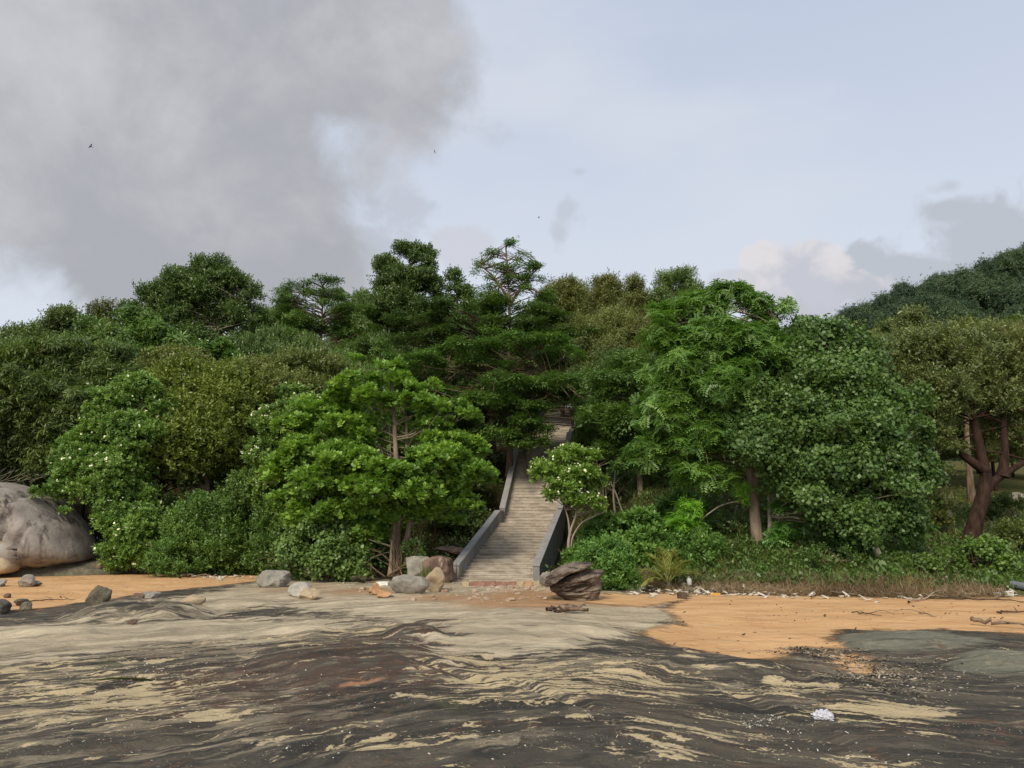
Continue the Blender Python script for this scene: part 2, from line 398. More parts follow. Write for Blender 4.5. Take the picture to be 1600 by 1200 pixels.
def crown_pts(clumps, dens, rng, up=0.35, shell=0.45, wa=0.7, wu=0.6, wr=0.45):
    """clumps: (m,6) centre + radii. returns points, axes, tint"""
    c = clumps[:, :3]; r = clumps[:, 3:]
    area = 4 * math.pi / 3 * (r[:, 0] * r[:, 1] + r[:, 1] * r[:, 2] + r[:, 0] * r[:, 2])
    cnt = np.maximum(3, (area * dens).astype(int)); idx = np.repeat(np.arange(len(c)), cnt); n = len(idx)
    d = rng.normal(size=(n, 3)); d /= np.linalg.norm(d, axis=1)[:, None]; d[:, 2] += up; d /= np.linalg.norm(d, axis=1)[:, None]
    rad = 1 - shell * rng.random(n) ** 1.4 + rng.normal(size=n) * 0.10 + 0.30 * (rng.random(n) < 0.07)
    P = c[idx] + d * rad[:, None] * r[idx]
    nn = d / r[idx]; nn /= np.linalg.norm(nn, axis=1)[:, None]
    A = nn * wa + np.array([0, 0, wu]) + rng.normal(size=(n, 3)) * wr
    ct = rng.random(len(c)); tint = 0.45 * ct[idx] + 0.5 * rng.random(n) + 0.12 * d[:, 2]
    return P, A, np.clip(tint, 0, 1)

def clumps_dome(rng, W, D, H, n, r0=0.16, r1=0.26, flat=0.75, low=0.0, inner=0.25):
    """clumps over a dome of width W, depth D, height H sitting on z=0"""
    out = []
    for i in range(n):
        a = rng.random() * 6.283; u = rng.random() ** 0.8 * (1 - low) + low if False else rng.random()
        el_ = math.asin(min(1, max(-0.25, u * 1.15 - 0.15)))
        k = 1 - inner * rng.random() ** 1.5
        p = np.array([math.cos(a) * math.cos(el_) * W / 2, math.sin(a) * math.cos(el_) * D / 2, 0]) * k
        p[2] = H * (0.22 + 0.70 * (math.sin(el_) * k)) 
        r = (r0 + (r1 - r0) * rng.random()) * min(W, H * 1.2) * 0.62
        p[:2] *= 1 - r / max(W, D); p[2] = min(p[2], H - r * flat * 0.8)
        out.append([*p, r, r, r * flat])
    return np.array(out)
def clumps_layer(rng, W, D, H, levels, per, thick=0.16):
    """flat tiers, wide at the bottom"""
    out = []
    for l in range(levels):
        t = l / max(1, levels - 1); z = H * (0.12 + 0.82 * t); R_ = (1 - 0.72 * t ** 1.3) * (0.85 + 0.3 * rng.random())
        for i in range(max(2, int(per * R_))):
            a = rng.random() * 6.283; k = math.sqrt(rng.random()) * R_
            r = W * (0.11 + 0.09 * rng.random())
            out.append([math.cos(a) * k * (W / 2 - r * .7), math.sin(a) * k * (D / 2 - r * .7), z + rng.normal() * H * 0.05 - k * H * 0.05, r, r, r * thick * 2])
    return np.array(out)
def clumps_bush(rng, W, D, H, n, flat=0.8, r0=0.14, r1=0.22):
    out = []
    for i in range(n):
        a = rng.random() * 6.283; z = rng.random() ** 0.85; k = math.sqrt(max(0.05, 1 - (max(0, z - 0.35) / 0.65) ** 2)) * (0.70 + 0.3 * rng.random())
        r = (r0 + (r1 - r0) * rng.random()) * min(W, H) 
        out.append([math.cos(a) * k * (W / 2 - r * .8), math.sin(a) * k * (D / 2 - r * .8), max(r * 0.5, z * (H - r * flat)), r, r, r * flat])
    return np.array(out)

def make_plant(name, base, clumps, unit, usize, dens, lmat, bmat, rng, trunk=None, trunk_r=(0.2, 0.08), label=None, cat='tree', group=None,
               flowers=0, shell=0.45, up=0.35, wu=0.6, wr=0.45, wa=0.7, limbs=True, limb_r=0.035, crown_name='crown', trunk_name='trunk', limb_frac=1.0, fork_lo=0.45, uvar=0.6, stem_equal=False):
    """base: world location, clumps & trunk in local coordinates"""
    t = empty(name, base); tag(t, label, cat, group)
    wd = Wood()
    trunks = trunk or []
    if trunks and not isinstance(trunks[0][0], (list, tuple, np.ndarray)): trunks = [trunks]
    for p in trunks:
        first_ = p is trunks[0]; p = np.asarray(p, float); n = max(6, len(p) * 3); ss_ = np.linspace(0, len(p) - 1, n); i0 = np.arange(len(p))
        pp = np.stack([np.interp(ss_, i0, p[:, k]) for k in range(3)], 1)
        pp[1:-1] = (pp[:-2] + 2 * pp[1:-1] + pp[2:]) / 4
        rr = np.linspace(trunk_r[0], trunk_r[1], n) * (1.0 if first_ or stem_equal else 0.6); rr[0] *= 1.25; rr[1] *= 1.08
        wd.tube(pp, rr, 10, wob=0.14, rng=rng)
        p_ = pp
    if limbs and trunks:
        for c in clumps:
            if rng.random() > limb_frac: continue
            best = None
            tp = np.asarray(trunks[rng.integers(0, len(trunks))], float)
            zz = tp[:, 2]; zt = np.clip(c[2] - 0.25 * np.hypot(c[0] - tp[-1, 0], c[1] - tp[-1, 1]) - 0.2, zz[0] + fork_lo * (zz[-1] - zz[0]), zz[-1])
            s = np.array([np.interp(zt, zz, tp[:, 0]), np.interp(zt, zz, tp[:, 1]), zt])
            wd.limb(s, c[:3], limb_r * (1 + 0.6 * rng.random()), limb_r * 0.3, rng, 0.05)
    if wd.v: wd.build(trunk_name, bmat, t)
    P, A, T = crown_pts(clumps, dens, rng, up, shell, wa, wu, wr)
    S = usize * (1 - uvar / 2 + uvar * rng.random(len(P)))
    V, Q, Tf = scatter(unit, P, A, S, T, rng)
    cr = mesh_np(crown_name, V, Q, None, lmat, t, attrs={'tint': ('FACE', 'FLOAT', Tf)})
    if flowers:
        out = (A[:, 2] > 0.0) & (A[:, 1] < 0.35); idx = np.nonzero(out)[0]; idx = rng.choice(idx, min(len(idx), flowers), replace=False)
        Pf = P[idx] + A[idx] / np.linalg.norm(A[idx], axis=1)[:, None] * usize * 0.55 + np.array([0, -0.04, 0.04])
        Pf = np.concatenate([Pf + rng.normal(size=Pf.shape) * usize * 0.12 for _ in range(2)])
        Af = np.tile(A[idx], (2, 1)) + rng.normal(size=Pf.shape) * 0.3
        V, Q, Tf = scatter('petal', Pf, Af, np.full(len(Pf), 0.105) * (0.7 + 0.6 * rng.random(len(Pf))), rng.random(len(Pf)), rng)
        mesh_np('blossoms', V, Q, None, L_PETAL, cr, attrs={'tint': ('FACE', 'FLOAT', Tf)})
    return t
def pxclump(lst, Y, base, rng, depth=1.0, vjit=1.0):
    """explicit foliage masses: (px, py, width px, height px, metres nearer(-)/farther(+), number of clumps) -> local clumps"""
    out = []
    for (px, py, wpx, hpx, dy, n) in lst:
        x, y, z = at(px, py, Y + dy); k = (Y + dy) / F; W_, H_ = wpx * k, hpx * k
        for i in range(n):
            a, b, c = rng.random() * 2 - 1, rng.random() * 2 - 1, rng.random() * 2 - 1
            r = min(W_, H_ * 2.2) * (0.16 + 0.19 * rng.random() ** 1.3)
            out.append([x + a * max(0, W_ / 2 - r), y + c * max(0, W_ / 2 - r) * depth, z + b * vjit * max(0.2 * (vjit - 1) * r, H_ / 2 - r * 0.5), r, r, min(r * 0.7, H_ * 0.4)])
            if rng.random() < 0.45:
                q = out[-1]; d_ = rng.normal(size=3); d_ /= np.linalg.norm(d_); d_[2] = d_[2] * 0.6 + 0.15; r2 = r * (0.30 + 0.2 * rng.random())
                out.append([q[0] + d_[0] * r * 1.15, q[1] + d_[1] * r * 1.15, q[2] + d_[2] * q[5] * 1.3, r2, r2, r2 * 0.7])
    o = np.array(out); o[:, :3] -= np.asarray(base); return o
def local(pts, base):
    return [tuple(np.asarray(p) - np.asarray(base)) for p in pts]

# ================================================================== GROUND (one sheet to the horizon)
def axis(segs):
    out = []
    for a, b, n in segs: out.append(np.linspace(a, b, n, endpoint=False))
    return np.concatenate(out + [np.array([segs[-1][1]])])
gx = axis([(-700, -60, 24), (-60, -24, 40), (-24, -9, 150), (-9, 9, 330), (9, 24, 150), (24, 60, 40), (60, 700, 24)])
gy = axis([(-400, -20, 14), (-20, 4, 24), (4, 14, 260), (14, 24, 150), (24, 36, 90), (36, 60, 40), (60, 140, 40), (140, 900, 24)])
X, Y = np.meshgrid(gx, gy); nx, ny = len(gx), len(gy)
def poly_sd(pxpoly):
    P = np.array([flat(*p) for p in pxpoly]); n = len(P)
    d2 = np.full(X.shape, 1e9); ins = np.zeros(X.shape, bool)
    sel = (np.abs(X) < 40) & (Y > 2) & (Y < 60)
    x = X[sel]; y = Y[sel]; dd = np.full(x.shape, 1e9); ii = np.zeros(x.shape, bool)
    for i in range(n):
        a, b = P[i], P[(i + 1) % n]; e = b - a
        t = np.clip(((x - a[0]) * e[0] + (y - a[1]) * e[1]) / (e @ e), 0, 1)
        dd = np.minimum(dd, np.hypot(x - a[0] - t * e[0], (y - a[1] - t * e[1]) * 0.45))
        c = ((a[1] <= y) & (b[1] > y)) | ((b[1] <= y) & (a[1] > y))
        ii ^= c & (x < a[0] + (y - a[1]) / np.where(abs(e[1]) < 1e-9, 1e-9, e[1]) * e[0])
    out = np.full(X.shape, -5.0); out[sel] = np.where(ii, dd, -dd); return out
def blob(lst):
    o = np.zeros(X.shape)
    for (px, py, rx, ry, wt) in lst:
        cx, cy = flat(px, py); x1, _ = flat(px + rx, py); ya = flat(px, py - ry)[1]; yb = flat(px, py + ry)[1]
        ry_ = np.where(Y > cy, ya - cy, cy - yb)
        o = np.maximum(o, wt * np.exp(-(((X - cx) / (x1 - cx)) ** 2 + ((Y - cy) / ry_) ** 2)))
    return o
sd_sand = np.maximum.reduce([
    poly_sd([(1035, 952), (1080, 928), (1300, 925), (1700, 925), (1760, 990), (1560, 992), (1480, 985), (1400, 988), (1320, 988), (1300, 1000), (1345, 1016), (1250, 1017), (1215, 1036), (1165, 1040), (1120, 1026), (1050, 1012), (985, 990), (1060, 974)]),
    poly_sd([(-260, 900), (-100, 893), (200, 893), (420, 898), (430, 905), (330, 917), (235, 926), (160, 940), (60, 953), (-140, 962), (-300, 955)]),
    poly_sd([(1285, 1022), (1345, 1024), (1392, 1052), (1350, 1060), (1305, 1045)]),
    poly_sd([(905, 930), (1060, 926), (1080, 938), (1000, 948), (930, 944), (860, 934)])])
sd_pale = np.maximum.reduce([
    poly_sd([(430, 905), (620, 900), (760, 905), (910, 905), (1010, 930), (1075, 965), (1040, 985), (990, 995), (930, 1008), (850, 1020), (720, 1032), (655, 1022), (690, 985), (600, 972), (530, 960), (430, 948), (330, 962), (250, 955), (270, 935)]),
    poly_sd([(-200, 985), (60, 980), (330, 968), (470, 965), (560, 975), (420, 1000), (250, 1010), (80, 1030), (-200, 1040)])])
sd_slab = np.maximum.reduce([
    poly_sd([(1304, 1003), (1318, 991), (1400, 987), (1480, 991), (1562, 1006), (1500, 1017), (1400, 1022), (1330, 1016)]),
    poly_sd([(1475, 1040), (1560, 1018), (1760, 1012), (1780, 1050), (1600, 1056), (1500, 1054)])])
z_red = blob([(560, 1045, 190, 60, 1.0), (360, 1080, 190, 55, 0.9), (660, 995, 80, 22, 0.8), (500, 1130, 140, 30, 0.45), (900, 1150, 200, 40, 0.3), (560, 1078, 60, 16, 0.6)])
z_cream = blob([(880, 1065, 230, 45, 1.0), (760, 1045, 130, 25, 0.8), (140, 1095, 220, 55, 0.95), (300, 1120, 120, 40, 0.8), (1380, 1112, 170, 20, 1.2), (1250, 1080, 120, 22, 0.8), (620, 1160, 320, 28, 0.6),
                (1080, 1150, 180, 50, 0.7), (120, 1050, 220, 30, 0.7), (430, 990, 220, 22, 0.8), (1250, 1170, 180, 40, 0.35), (640, 1060, 140, 20, 0.4), (-100, 1100, 200, 80, 0.8)])
z_mid = blob([(100, 1010, 380, 50, 1.0), (250, 1120, 330, 60, 0.75), (480, 985, 200, 25, 0.9), (60, 1180, 260, 60, 0.5), (900, 1045, 260, 22, 0.7), (1000, 1060, 160, 40, 0.5), (1300, 1045, 150, 30, 0.5), (1450, 1060, 160, 40, 0.35)])
z_warm = blob([(560, 1068, 70, 12, 0.42), (820, 940, 120, 14, 1.0), (960, 940, 90, 10, 0.9), (700, 935, 90, 9, 0.7), (470, 920, 90, 9, 0.55), (560, 925, 80, 9, 0.6)])
# strata flow coordinates
slope = lambda x: np.interp(x, [-12, -3, -0.8, 1.0, 2.6, 6, 14], [0.62, 0.58, 0.25, 0.0, -0.42, -0.38, -0.2])
xs_ = np.linspace(-60, 60, 1201); fint = np.cumsum(slope(xs_)) * 0.1; fint -= np.interp(0, xs_, fint)
Sc = Y - np.interp(X, xs_, fint) + 1.6 * (fbm(X * 0.22, Y * 0.22, 3, 3) - 0.5) + 0.45 * (fbm(X * 0.7, Y * 0.7, 8, 3) - 0.5)
cx, cy = flat(1000, 1062); rr = np.hypot((X - cx) / 1.6, (Y - cy) / 2.4); ang = 0.9 * np.exp(-rr ** 2)
Sc = Sc + ang * np.sin(1.5 * (X - cx)) * 0.8
Tc = X + 0.35 * (Y - 10)
# relief
t_veg = Y - veg_edge(X)
Z = G(X, Y)
near = 1 - sstep(0, 3, t_veg)
rocky = near * sstep(-0.3, 0.15, -np.maximum(sd_sand, -3)) * (1 - sstep(24, 32, Y)) 
rocky = rocky * (np.abs(X) < 40)
ledge = fbm(Sc * 1.6, Tc * 0.22, 21, 4, 0.55)
saw = (Sc * 0.9 + 1.3 * fbm(Tc * 0.3, Sc * 0.4, 31, 2)) % 1.0
Z = Z + rocky * (0.13 * (ledge - 0.5) + 0.060 * (saw ** 1.5) * (1 - saw ** 10) * sstep(0.42, 0.62, fbm(X * 0.9, Y * 0.9, 33, 3)) + 0.035 * (fbm(X * 4, Y * 4, 44, 3) - 0.5)
                 + 0.040 * (np.abs(fbm(Sc * 4.2, Tc * 0.7, 53, 3) - 0.5) * -2 + 0.4))
Z = Z + near * 0.05 * (fbm(X * 0.35, Y * 0.35, 61, 3) - 0.5) * (1 - rocky)
Z = Z + near * (1 - rocky) * 0.018 * (fbm(X * 2.2, Y * 2.2, 65, 3) - 0.5)
def mound(px, py, rx, ry, h):
    global Z
    cx, cy = flat(px, py); x1, _ = flat(px + rx, py); ya = flat(px, py - ry)[1]; yb = flat(px, py + ry)[1]
    ry_ = np.where(Y > cy, ya - cy, cy - yb)
    d = np.sqrt(((X - cx) / (x1 - cx)) ** 2 + ((Y - cy) / ry_) ** 2) + 0.5 * (fbm(X * 1.3, Y * 1.3, 71, 3) - 0.5)
    Z = Z + h * (1 - sstep(0.25, 1.0, d))
mound(215, 962, 130, 17, 0.34); mound(60, 995, 120, 10, 0.14); mound(330, 945, 120, 8, 0.10); mound(1420, 1004, 130, 16, 0.09); mound(1560, 1035, 110, 16, 0.12)
mound(193, 1066, 60, 7, -0.10); mound(560, 1040, 200, 40, 0.12); mound(760, 985, 260, 35, 0.10); mound(470, 985, 80, 7, 0.10); mound(850, 925, 150, 10, 0.10); mound(1100, 1050, 170, 24, 0.16); mound(650, 1000, 60, 9, 0.14)
# weathering stripes cut across the shelf (joints)
for (a, b, dep, wd_) in [((1150, 1090), (1420, 1200), 0.045, 0.10), ((640, 1040), (960, 1110), 0.04, 0.09)]:
    A, B = np.array(flat(*a)), np.array(flat(*b)); e = B - A
    t = np.clip(((X - A[0]) * e[0] + (Y - A[1]) * e[1]) / (e @ e), 0, 1)
    d = np.hypot(X - A[0] - t * e[0], Y - A[1] - t * e[1]) + 0.12 * (fbm(X * 1.1, Y * 1.1, 81, 3) - 0.5)
    Z -= dep * np.exp(-(d / wd_) ** 2) - 0.4 * dep * np.exp(-((d - 2.2 * wd_) / wd_) ** 2)
GZ = Z
def ground_z(x, y):
    """height of the finished sheet"""
    i = int(np.clip(np.searchsorted(gx, x) - 1, 0, nx - 2)); j = int(np.clip(np.searchsorted(gy, y) - 1, 0, ny - 2))
    u = (x - gx[i]) / (gx[i + 1] - gx[i]); v = (y - gy[j]) / (gy[j + 1] - gy[j])
    return float((GZ[j, i] * (1 - u) + GZ[j, i + 1] * u) * (1 - v) + (GZ[j + 1, i] * (1 - u) + GZ[j + 1, i + 1] * u) * v)
def gpz(px, py):
    x, y, _ = gp(px, py); return (x, y, ground_z(x, y))

m, n = new_mat('shore_ground')
geo = n.new('ShaderNodeNewGeometry'); pos = geo.outputs['Position']
flow0 = n.attr('flow', 'Vector')
jit = n.vm('SUBTRACT', n.noise(pos, 1.6, 4, 0.6, color=True), (0.5, 0.5, 0.5)); sc_n = n.new('ShaderNodeVectorMath', operation='SCALE'); n.put(sc_n.inputs[0], jit); sc_n.inputs['Scale'].default_value = 0.42
flow = n.vm('ADD', flow0, sc_n.outputs[0])
sand, pale, slab = n.attr('sand'), n.attr('pale'), n.attr('slab'); red, cream, warm, veg = n.attr('red'), n.attr('cream'), n.attr('warm'), n.attr('veg')
def fl(sx_, sy_): return n.map(flow, (sx_, sy_, 1))
nA = n.noise(fl(0.35, 1.8), 1.0, 7, 0.62, 0.4); nB = n.noise(fl(0.8, 5.0), 1.0, 7, 0.6, 0.6); nC = n.noise(pos, 3.0, 8, 0.65); nD = n.noise(pos, 22.0, 5, 0.7)
nE = n.m('ADD', n.m('MULTIPLY', n.noise(fl(1.1, 3.4), 1.0, 7, 0.60, 0.5), 0.45), n.m('MULTIPLY', n.noise(fl(1.7, 9.0), 1.0, 8, 0.66, 0.3), 0.55)); nF = n.noise(pos, 0.7, 5, 0.6)
# dark tidal rock
dark = n.mix(n.ss(nA, 0.36, 0.66), (0.034, 0.032, 0.026), (0.108, 0.093, 0.069))
dark = n.mix(n.ss(nB, 0.52, 0.70, 0, 0.7), dark, (0.125, 0.108, 0.080))
dark = n.mix(n.ss(n.m('ADD', n.noise(fl(0.6, 3.2), 1.3, 7, 0.65, 0.5), n.m('MULTIPLY', n.attr('mid'), 0.20)), 0.56, 0.67, 0, 0.9), dark, n.mix(nC, (0.185, 0.155, 0.105), (0.34, 0.285, 0.195)))
dark = n.mix(n.ss(n.noise(fl(1.0, 6.5), 1.7, 7, 0.68, 0.4), 0.52, 0.66, 0, 0.6), dark, (0.028, 0.027, 0.024))
dark = n.mix(n.ss(n.noise(fl(1.2, 8.0), 1.0, 5, 0.6, 0.5), 0.54, 0.66, 0, 0.55), dark, (0.022, 0.021, 0.02))
dark = n.mix(n.m('MULTIPLY', n.ss(nC, 0.38, 0.62), n.ss(red, 0.1, 0.7, 0, 0.75)), dark, (0.082, 0.044, 0.030))
dark = n.mix(n.m('MULTIPLY', n.ss(n.noise(pos, 6.0, 6, 0.7), 0.5, 0.62), n.ss(n.noise(pos, 0.55, 4, 0.6), 0.46, 0.60, 0, 0.65)), dark, (0.135, 0.075, 0.045))
dark = n.mix(n.ss(nF, 0.62, 0.72, 0, 0.45), dark, (0.10, 0.105, 0.045))
dark = n.mix(n.ss(nD, 0.60, 0.72, 0, 0.5), dark, (0.17, 0.15, 0.11))
# cream worn bands
cr = n.m('ADD', n.m('ADD', nE, n.m('MULTIPLY', cream, 0.135)), n.m('MULTIPLY', n.m('SUBTRACT', nD, 0.5), 0.16))
patch = n.m('ADD', n.m('ADD', n.noise(n.map(flow, (1.0, 1.9, 1)), 1.0, 8, 0.62, 0.3), n.m('MULTIPLY', cream, 0.11)), n.m('MULTIPLY', n.m('SUBTRACT', nD, 0.5), 0.10))
crm = n.m('MAXIMUM', n.ss(cr, 0.605, 0.640), n.ss(patch, 0.640, 0.668))
cream_c = n.mix(nC, (0.36, 0.285, 0.165), (0.66, 0.53, 0.315))
rock = n.mix(n.m('MULTIPLY', crm, 0.95), dark, cream_c)
rock = n.mix(n.m('MULTIPLY', n.ss(n.m('ADD', nB, n.m('MULTIPLY', warm, 0.25)), 0.62, 0.76), n.ss(warm, 0.08, 0.5)), rock, (0.36, 0.19, 0.10))
# pale upper shelf
pc = n.mix(n.ss(nA, 0.34, 0.66), (0.31, 0.255, 0.172), (0.54, 0.455, 0.315))
pc = n.mix(n.ss(nB, 0.50, 0.70, 0, 0.6), pc, (0.185, 0.165, 0.125))
pc = n.mix(n.ss(nE, 0.56, 0.68, 0, 0.55), pc, (0.36, 0.22, 0.14))
pc = n.mix(n.ss(n.noise(fl(0.5, 9.0), 1.0, 6, 0.6, 1.0), 0.63, 0.68, 0, 0.7), pc, (0.15, 0.095, 0.06))
pc = n.mix(n.ss(warm, 0.15, 0.75, 0, 0.8), pc, n.mix(nB, (0.40, 0.21, 0.085), (0.30, 0.16, 0.08)))
pm = n.ss(n.m('ADD', pale, n.m('MULTIPLY', n.m('ADD', n.m('SUBTRACT', nA, 0.5), n.m('MULTIPLY', n.m('SUBTRACT', n.noise(fl(1.3, 6.0), 1.0, 7, 0.64, 0.4), 0.5), 1.3)), 2.6)), -0.20, 0.28)
rock = n.mix(pm, rock, pc)
# grey-green smooth slabs
scol = n.mix(n.ss(nA, 0.3, 0.7), (0.125, 0.128, 0.092), (0.225, 0.215, 0.155)); scol = n.mix(n.ss(nB, 0.54, 0.66, 0, 0.7), scol, (0.10, 0.082, 0.06)); scol = n.mix(n.ss(nC, 0.54, 0.66, 0, 0.6), scol, (0.27, 0.235, 0.165)); scol = n.mix(n.ss(nD, 0.56, 0.70, 0, 0.6), scol, (0.075, 0.07, 0.055)); scol = n.mix(n.ss(n.noise(pos, 1.4, 5, 0.7), 0.60, 0.68, 0, 0.7), scol, (0.13, 0.07, 0.045))
sm = n.ss(n.m('ADD', slab, n.m('MULTIPLY', n.m('SUBTRACT', nB, 0.5), 1.0)), -0.10, 0.16)
# sand
sc1 = n.mix(n.ss(n.noise(n.map(pos, (0.5, 1.0, 1)), 1.0, 6, 0.6), 0.3, 0.7), (0.47, 0.275, 0.130), (0.60, 0.375, 0.190))
sc1 = n.mix(n.ss(n.noise(n.map(pos, (0.5, 2.2, 1)), 1.4, 7, 0.68), 0.58, 0.70, 0, 0.6), sc1, (0.36, 0.235, 0.135))
sc1 = n.mix(n.ss(n.noise(pos, 45.0, 3, 0.7), 0.60, 0.75, 0, 0.5), sc1, (0.30, 0.18, 0.09))
sc1 = n.mix(n.ss(n.noise(pos, 17.0, 4, 0.75), 0.62, 0.70, 0, 0.6), sc1, (0.66, 0.53, 0.36))
sc1 = n.mix(n.ss(n.noise(n.map(pos, (0.8, 3.0, 1)), 1.1, 8, 0.7), 0.56, 0.66, 0, 0.5), sc1, (0.54, 0.43, 0.30))
sc1 = n.mix(n.ss(n.vor(pos, 14.0), 0.13, 0.08, 0, 0.55), sc1, (0.20, 0.13, 0.08))
sd_ = n.m('ADD', sand, n.m('ADD', n.m('MULTIPLY', n.m('SUBTRACT', nA, 0.5), 0.9), n.m('ADD', n.m('MULTIPLY', n.m('SUBTRACT', nC, 0.5), 0.7), n.m('MULTIPLY', n.m('SUBTRACT', nD, 0.5), 0.5))))
sam = n.ss(sd_, -0.14, 0.20)
c = n.mix(sam, rock, sc1)
c = n.mix(sm, c, scol)
# barnacles, shell grit
vb = n.vor(pos, 26.0); grit = n.m('MULTIPLY', n.ss(vb, 0.20, 0.12), n.ss(n.noise(fl(0.5, 1.6), 1.3, 5, 0.6), 0.50, 0.64))
c = n.mix(n.m('MULTIPLY', grit, 0.8), c, (0.55, 0.50, 0.40))
# forest soil with leaf litter
soil = n.mix(n.ss(n.noise(pos, 5.0, 6, 0.7), 0.35, 0.65), (0.016, 0.011, 0.007), (0.055, 0.036, 0.022))
soil = n.mix(n.ss(n.noise(pos, 0.5, 3), 0.45, 0.62, 0, 0.6), soil, (0.05, 0.055, 0.02))
sepx = n.new('ShaderNodeSeparateXYZ'); n.put(sepx.inputs[0], pos)
soil = n.mix(n.ss(n.m('ADD', sepx.outputs[0], n.m('MULTIPLY', nF, 4.0)), 9.0, 17.0, 0, 0.85), soil, n.mix(nC, (0.060, 0.075, 0.022), (0.15, 0.135, 0.06)))
vm_ = n.ss(n.m('ADD', veg, n.m('MULTIPLY', n.m('SUBTRACT', nC, 0.5), 2.2)), -0.1, 0.9)
c = n.mix(vm_, c, soil)
rough = n.m('ADD', 0.78, n.m('MULTIPLY', sam, 0.15))
spec_ = n.m('MULTIPLY', n.m('SUBTRACT', 1.0, n.m('MAXIMUM', vm_, sam)), 0.22)
h = n.m('ADD', n.m('MULTIPLY', nB, 0.7), n.m('ADD', n.m('MULTIPLY', nC, 0.5), n.m('MULTIPLY', nD, 0.22)))
h = n.m('ADD', h, n.m('MULTIPLY', n.noise(fl(1.5, 11.0), 1.0, 6, 0.65, 0.3), 0.7)); h = n.m('MULTIPLY', h, n.m('SUBTRACT', 1.0, n.m('MULTIPLY', sam, 0.80))); h = n.m('ADD', h, n.m('MULTIPLY', sam, n.m('MULTIPLY', n.ss(n.vor(n.map(pos, (1, 0.6, 1)), 3.2), 0.05, 0.45), n.m('MULTIPLY', n.ss(nF, 0.42, 0.6), 0.5))))
pb, _ = finish(n, c, rough, 0.2, n.bump(h, 1.0, 0.09)); n.put(pb.inputs['Specular IOR Level'], spec_)
ii = np.arange(nx - 1)[None] + (np.arange(ny - 1) * nx)[:, None]
Q = np.stack([ii, ii + 1, ii + nx + 1, ii + nx], -1).reshape(-1, 4)
ground = mesh_np('ground', np.stack([X, Y, Z], -1).reshape(-1, 3), Q, None, m, smooth=True, attrs={
    'sand': ('POINT', 'FLOAT', sd_sand), 'pale': ('POINT', 'FLOAT', sd_pale), 'slab': ('POINT', 'FLOAT', sd_slab), 'red': ('POINT', 'FLOAT', z_red),
    'cream': ('POINT', 'FLOAT', z_cream), 'warm': ('POINT', 'FLOAT', z_warm), 'mid': ('POINT', 'FLOAT', z_mid), 'veg': ('POINT', 'FLOAT', t_veg),
    'flow': ('POINT', 'FLOAT_VECTOR', np.stack([Tc, Sc, Z * 0], -1).reshape(-1, 3))})
tag(ground, kind='structure')

# a little tide pool lying in a hollow of the shelf
px_, py_ = flat(193, 1066); aa = np.linspace(0, 2 * math.pi, 40, endpoint=False); zc_ = ground_z(px_, py_)
rim_ = max(ground_z(px_ + 0.24 * math.cos(a), py_ + 0.26 * math.sin(a)) for a in aa); zl_ = zc_ + 0.45 * (rim_ - zc_)
pv = [(0, 0, 0)] + [(0.62 * math.cos(a) * (1 + .12 * math.sin(3 * a)), 0.34 * math.sin(a) * (1 + .15 * math.sin(2 * a + 1)), 0) for a in aa]
mp, n = new_mat('tide_water'); finish(n, n.mix(n.noise(n.coord('Object'), 6, 4), (0.012, 0.016, 0.008), (0.05, 0.055, 0.018)), 0.08, 0.5)
pool = mesh_np('water', pv, None, [(0, i + 1, (i + 1) % 40 + 1) for i in range(40)], mp); pool.location = (px_, py_, zl_); tag(pool, kind='structure')

# ------------------------------------------------------------------ the far wooded hill
rng = np.random.default_rng(77)
hx = np.linspace(20, 420, 70); hy = np.linspace(150, 520, 60); HX, HY = np.meshgrid(hx, hy)
def hill_h(x, y):
    rid = np.interp(x, [40, 70, 130, 165, 215, 300, 420], [10, 31, 76, 92, 111, 138, 160])     # ridge line seen from the shore
    return rid * np.exp(-((y - 330) / 95.0) ** 2) * 1.0 + 6 * (fbm(x * 0.02, y * 0.02, 5, 4) - 0.5) * 2
HZ = hill_h(HX, HY) - 4
mh, n = new_mat('hill_soil'); finish(n, n.mix(n.noise(n.coord('Object'), 0.08, 5), (0.02, 0.035, 0.02), (0.045, 0.06, 0.03)), 0.9, 0.1)
k = np.arange(69)[None] + (np.arange(59) * 70)[:, None]
hill = mesh_np('hill', np.stack([HX, HY, HZ], -1).reshape(-1, 3), np.stack([k, k + 1, k + 71, k + 70], -1).reshape(-1, 4), None, mh, smooth=True)
tag(hill, kind='structure')
nT = 3600; tx = 30 + rng.random(nT) * 330; ty = 190 + rng.random(nT) * 160
ok = np.abs(np.arctan2(tx, ty) - 0.45) < 0.26; tx, ty = tx[ok], ty[ok]
cl = []
for a, b in zip(tx, ty):
    r = 2.0 + 4.2 * rng.random() ** 2.2; z = float(hill_h(a, b)) - 4
    cl.append([a, b, z + r * (0.6 + 0.8 * rng.random()), r, r, r * (0.7 + 0.8 * rng.random())])
P, A, T = crown_pts(np.array(cl), 2.2, rng, 0.7, 0.30)
ct = np.clip((T - 0.45) * 1.5 + 0.45 + 0.25 * (fbm(P[:, 0] * 0.03, P[:, 1] * 0.03, 4, 3) - 0.5) * 2, 0, 1)
V, Q, Tf = scatter('round', P, A, 0.75 + 0.55 * rng.random(len(P)), ct, rng)
wood = mesh_np('far_forest', V, Q, None, L_HAZY, attrs={'tint': ('FACE', 'FLOAT', Tf)})
tag(wood, 'dark green forest covering the far hill slope behind the shore trees', 'forest', kind='stuff')

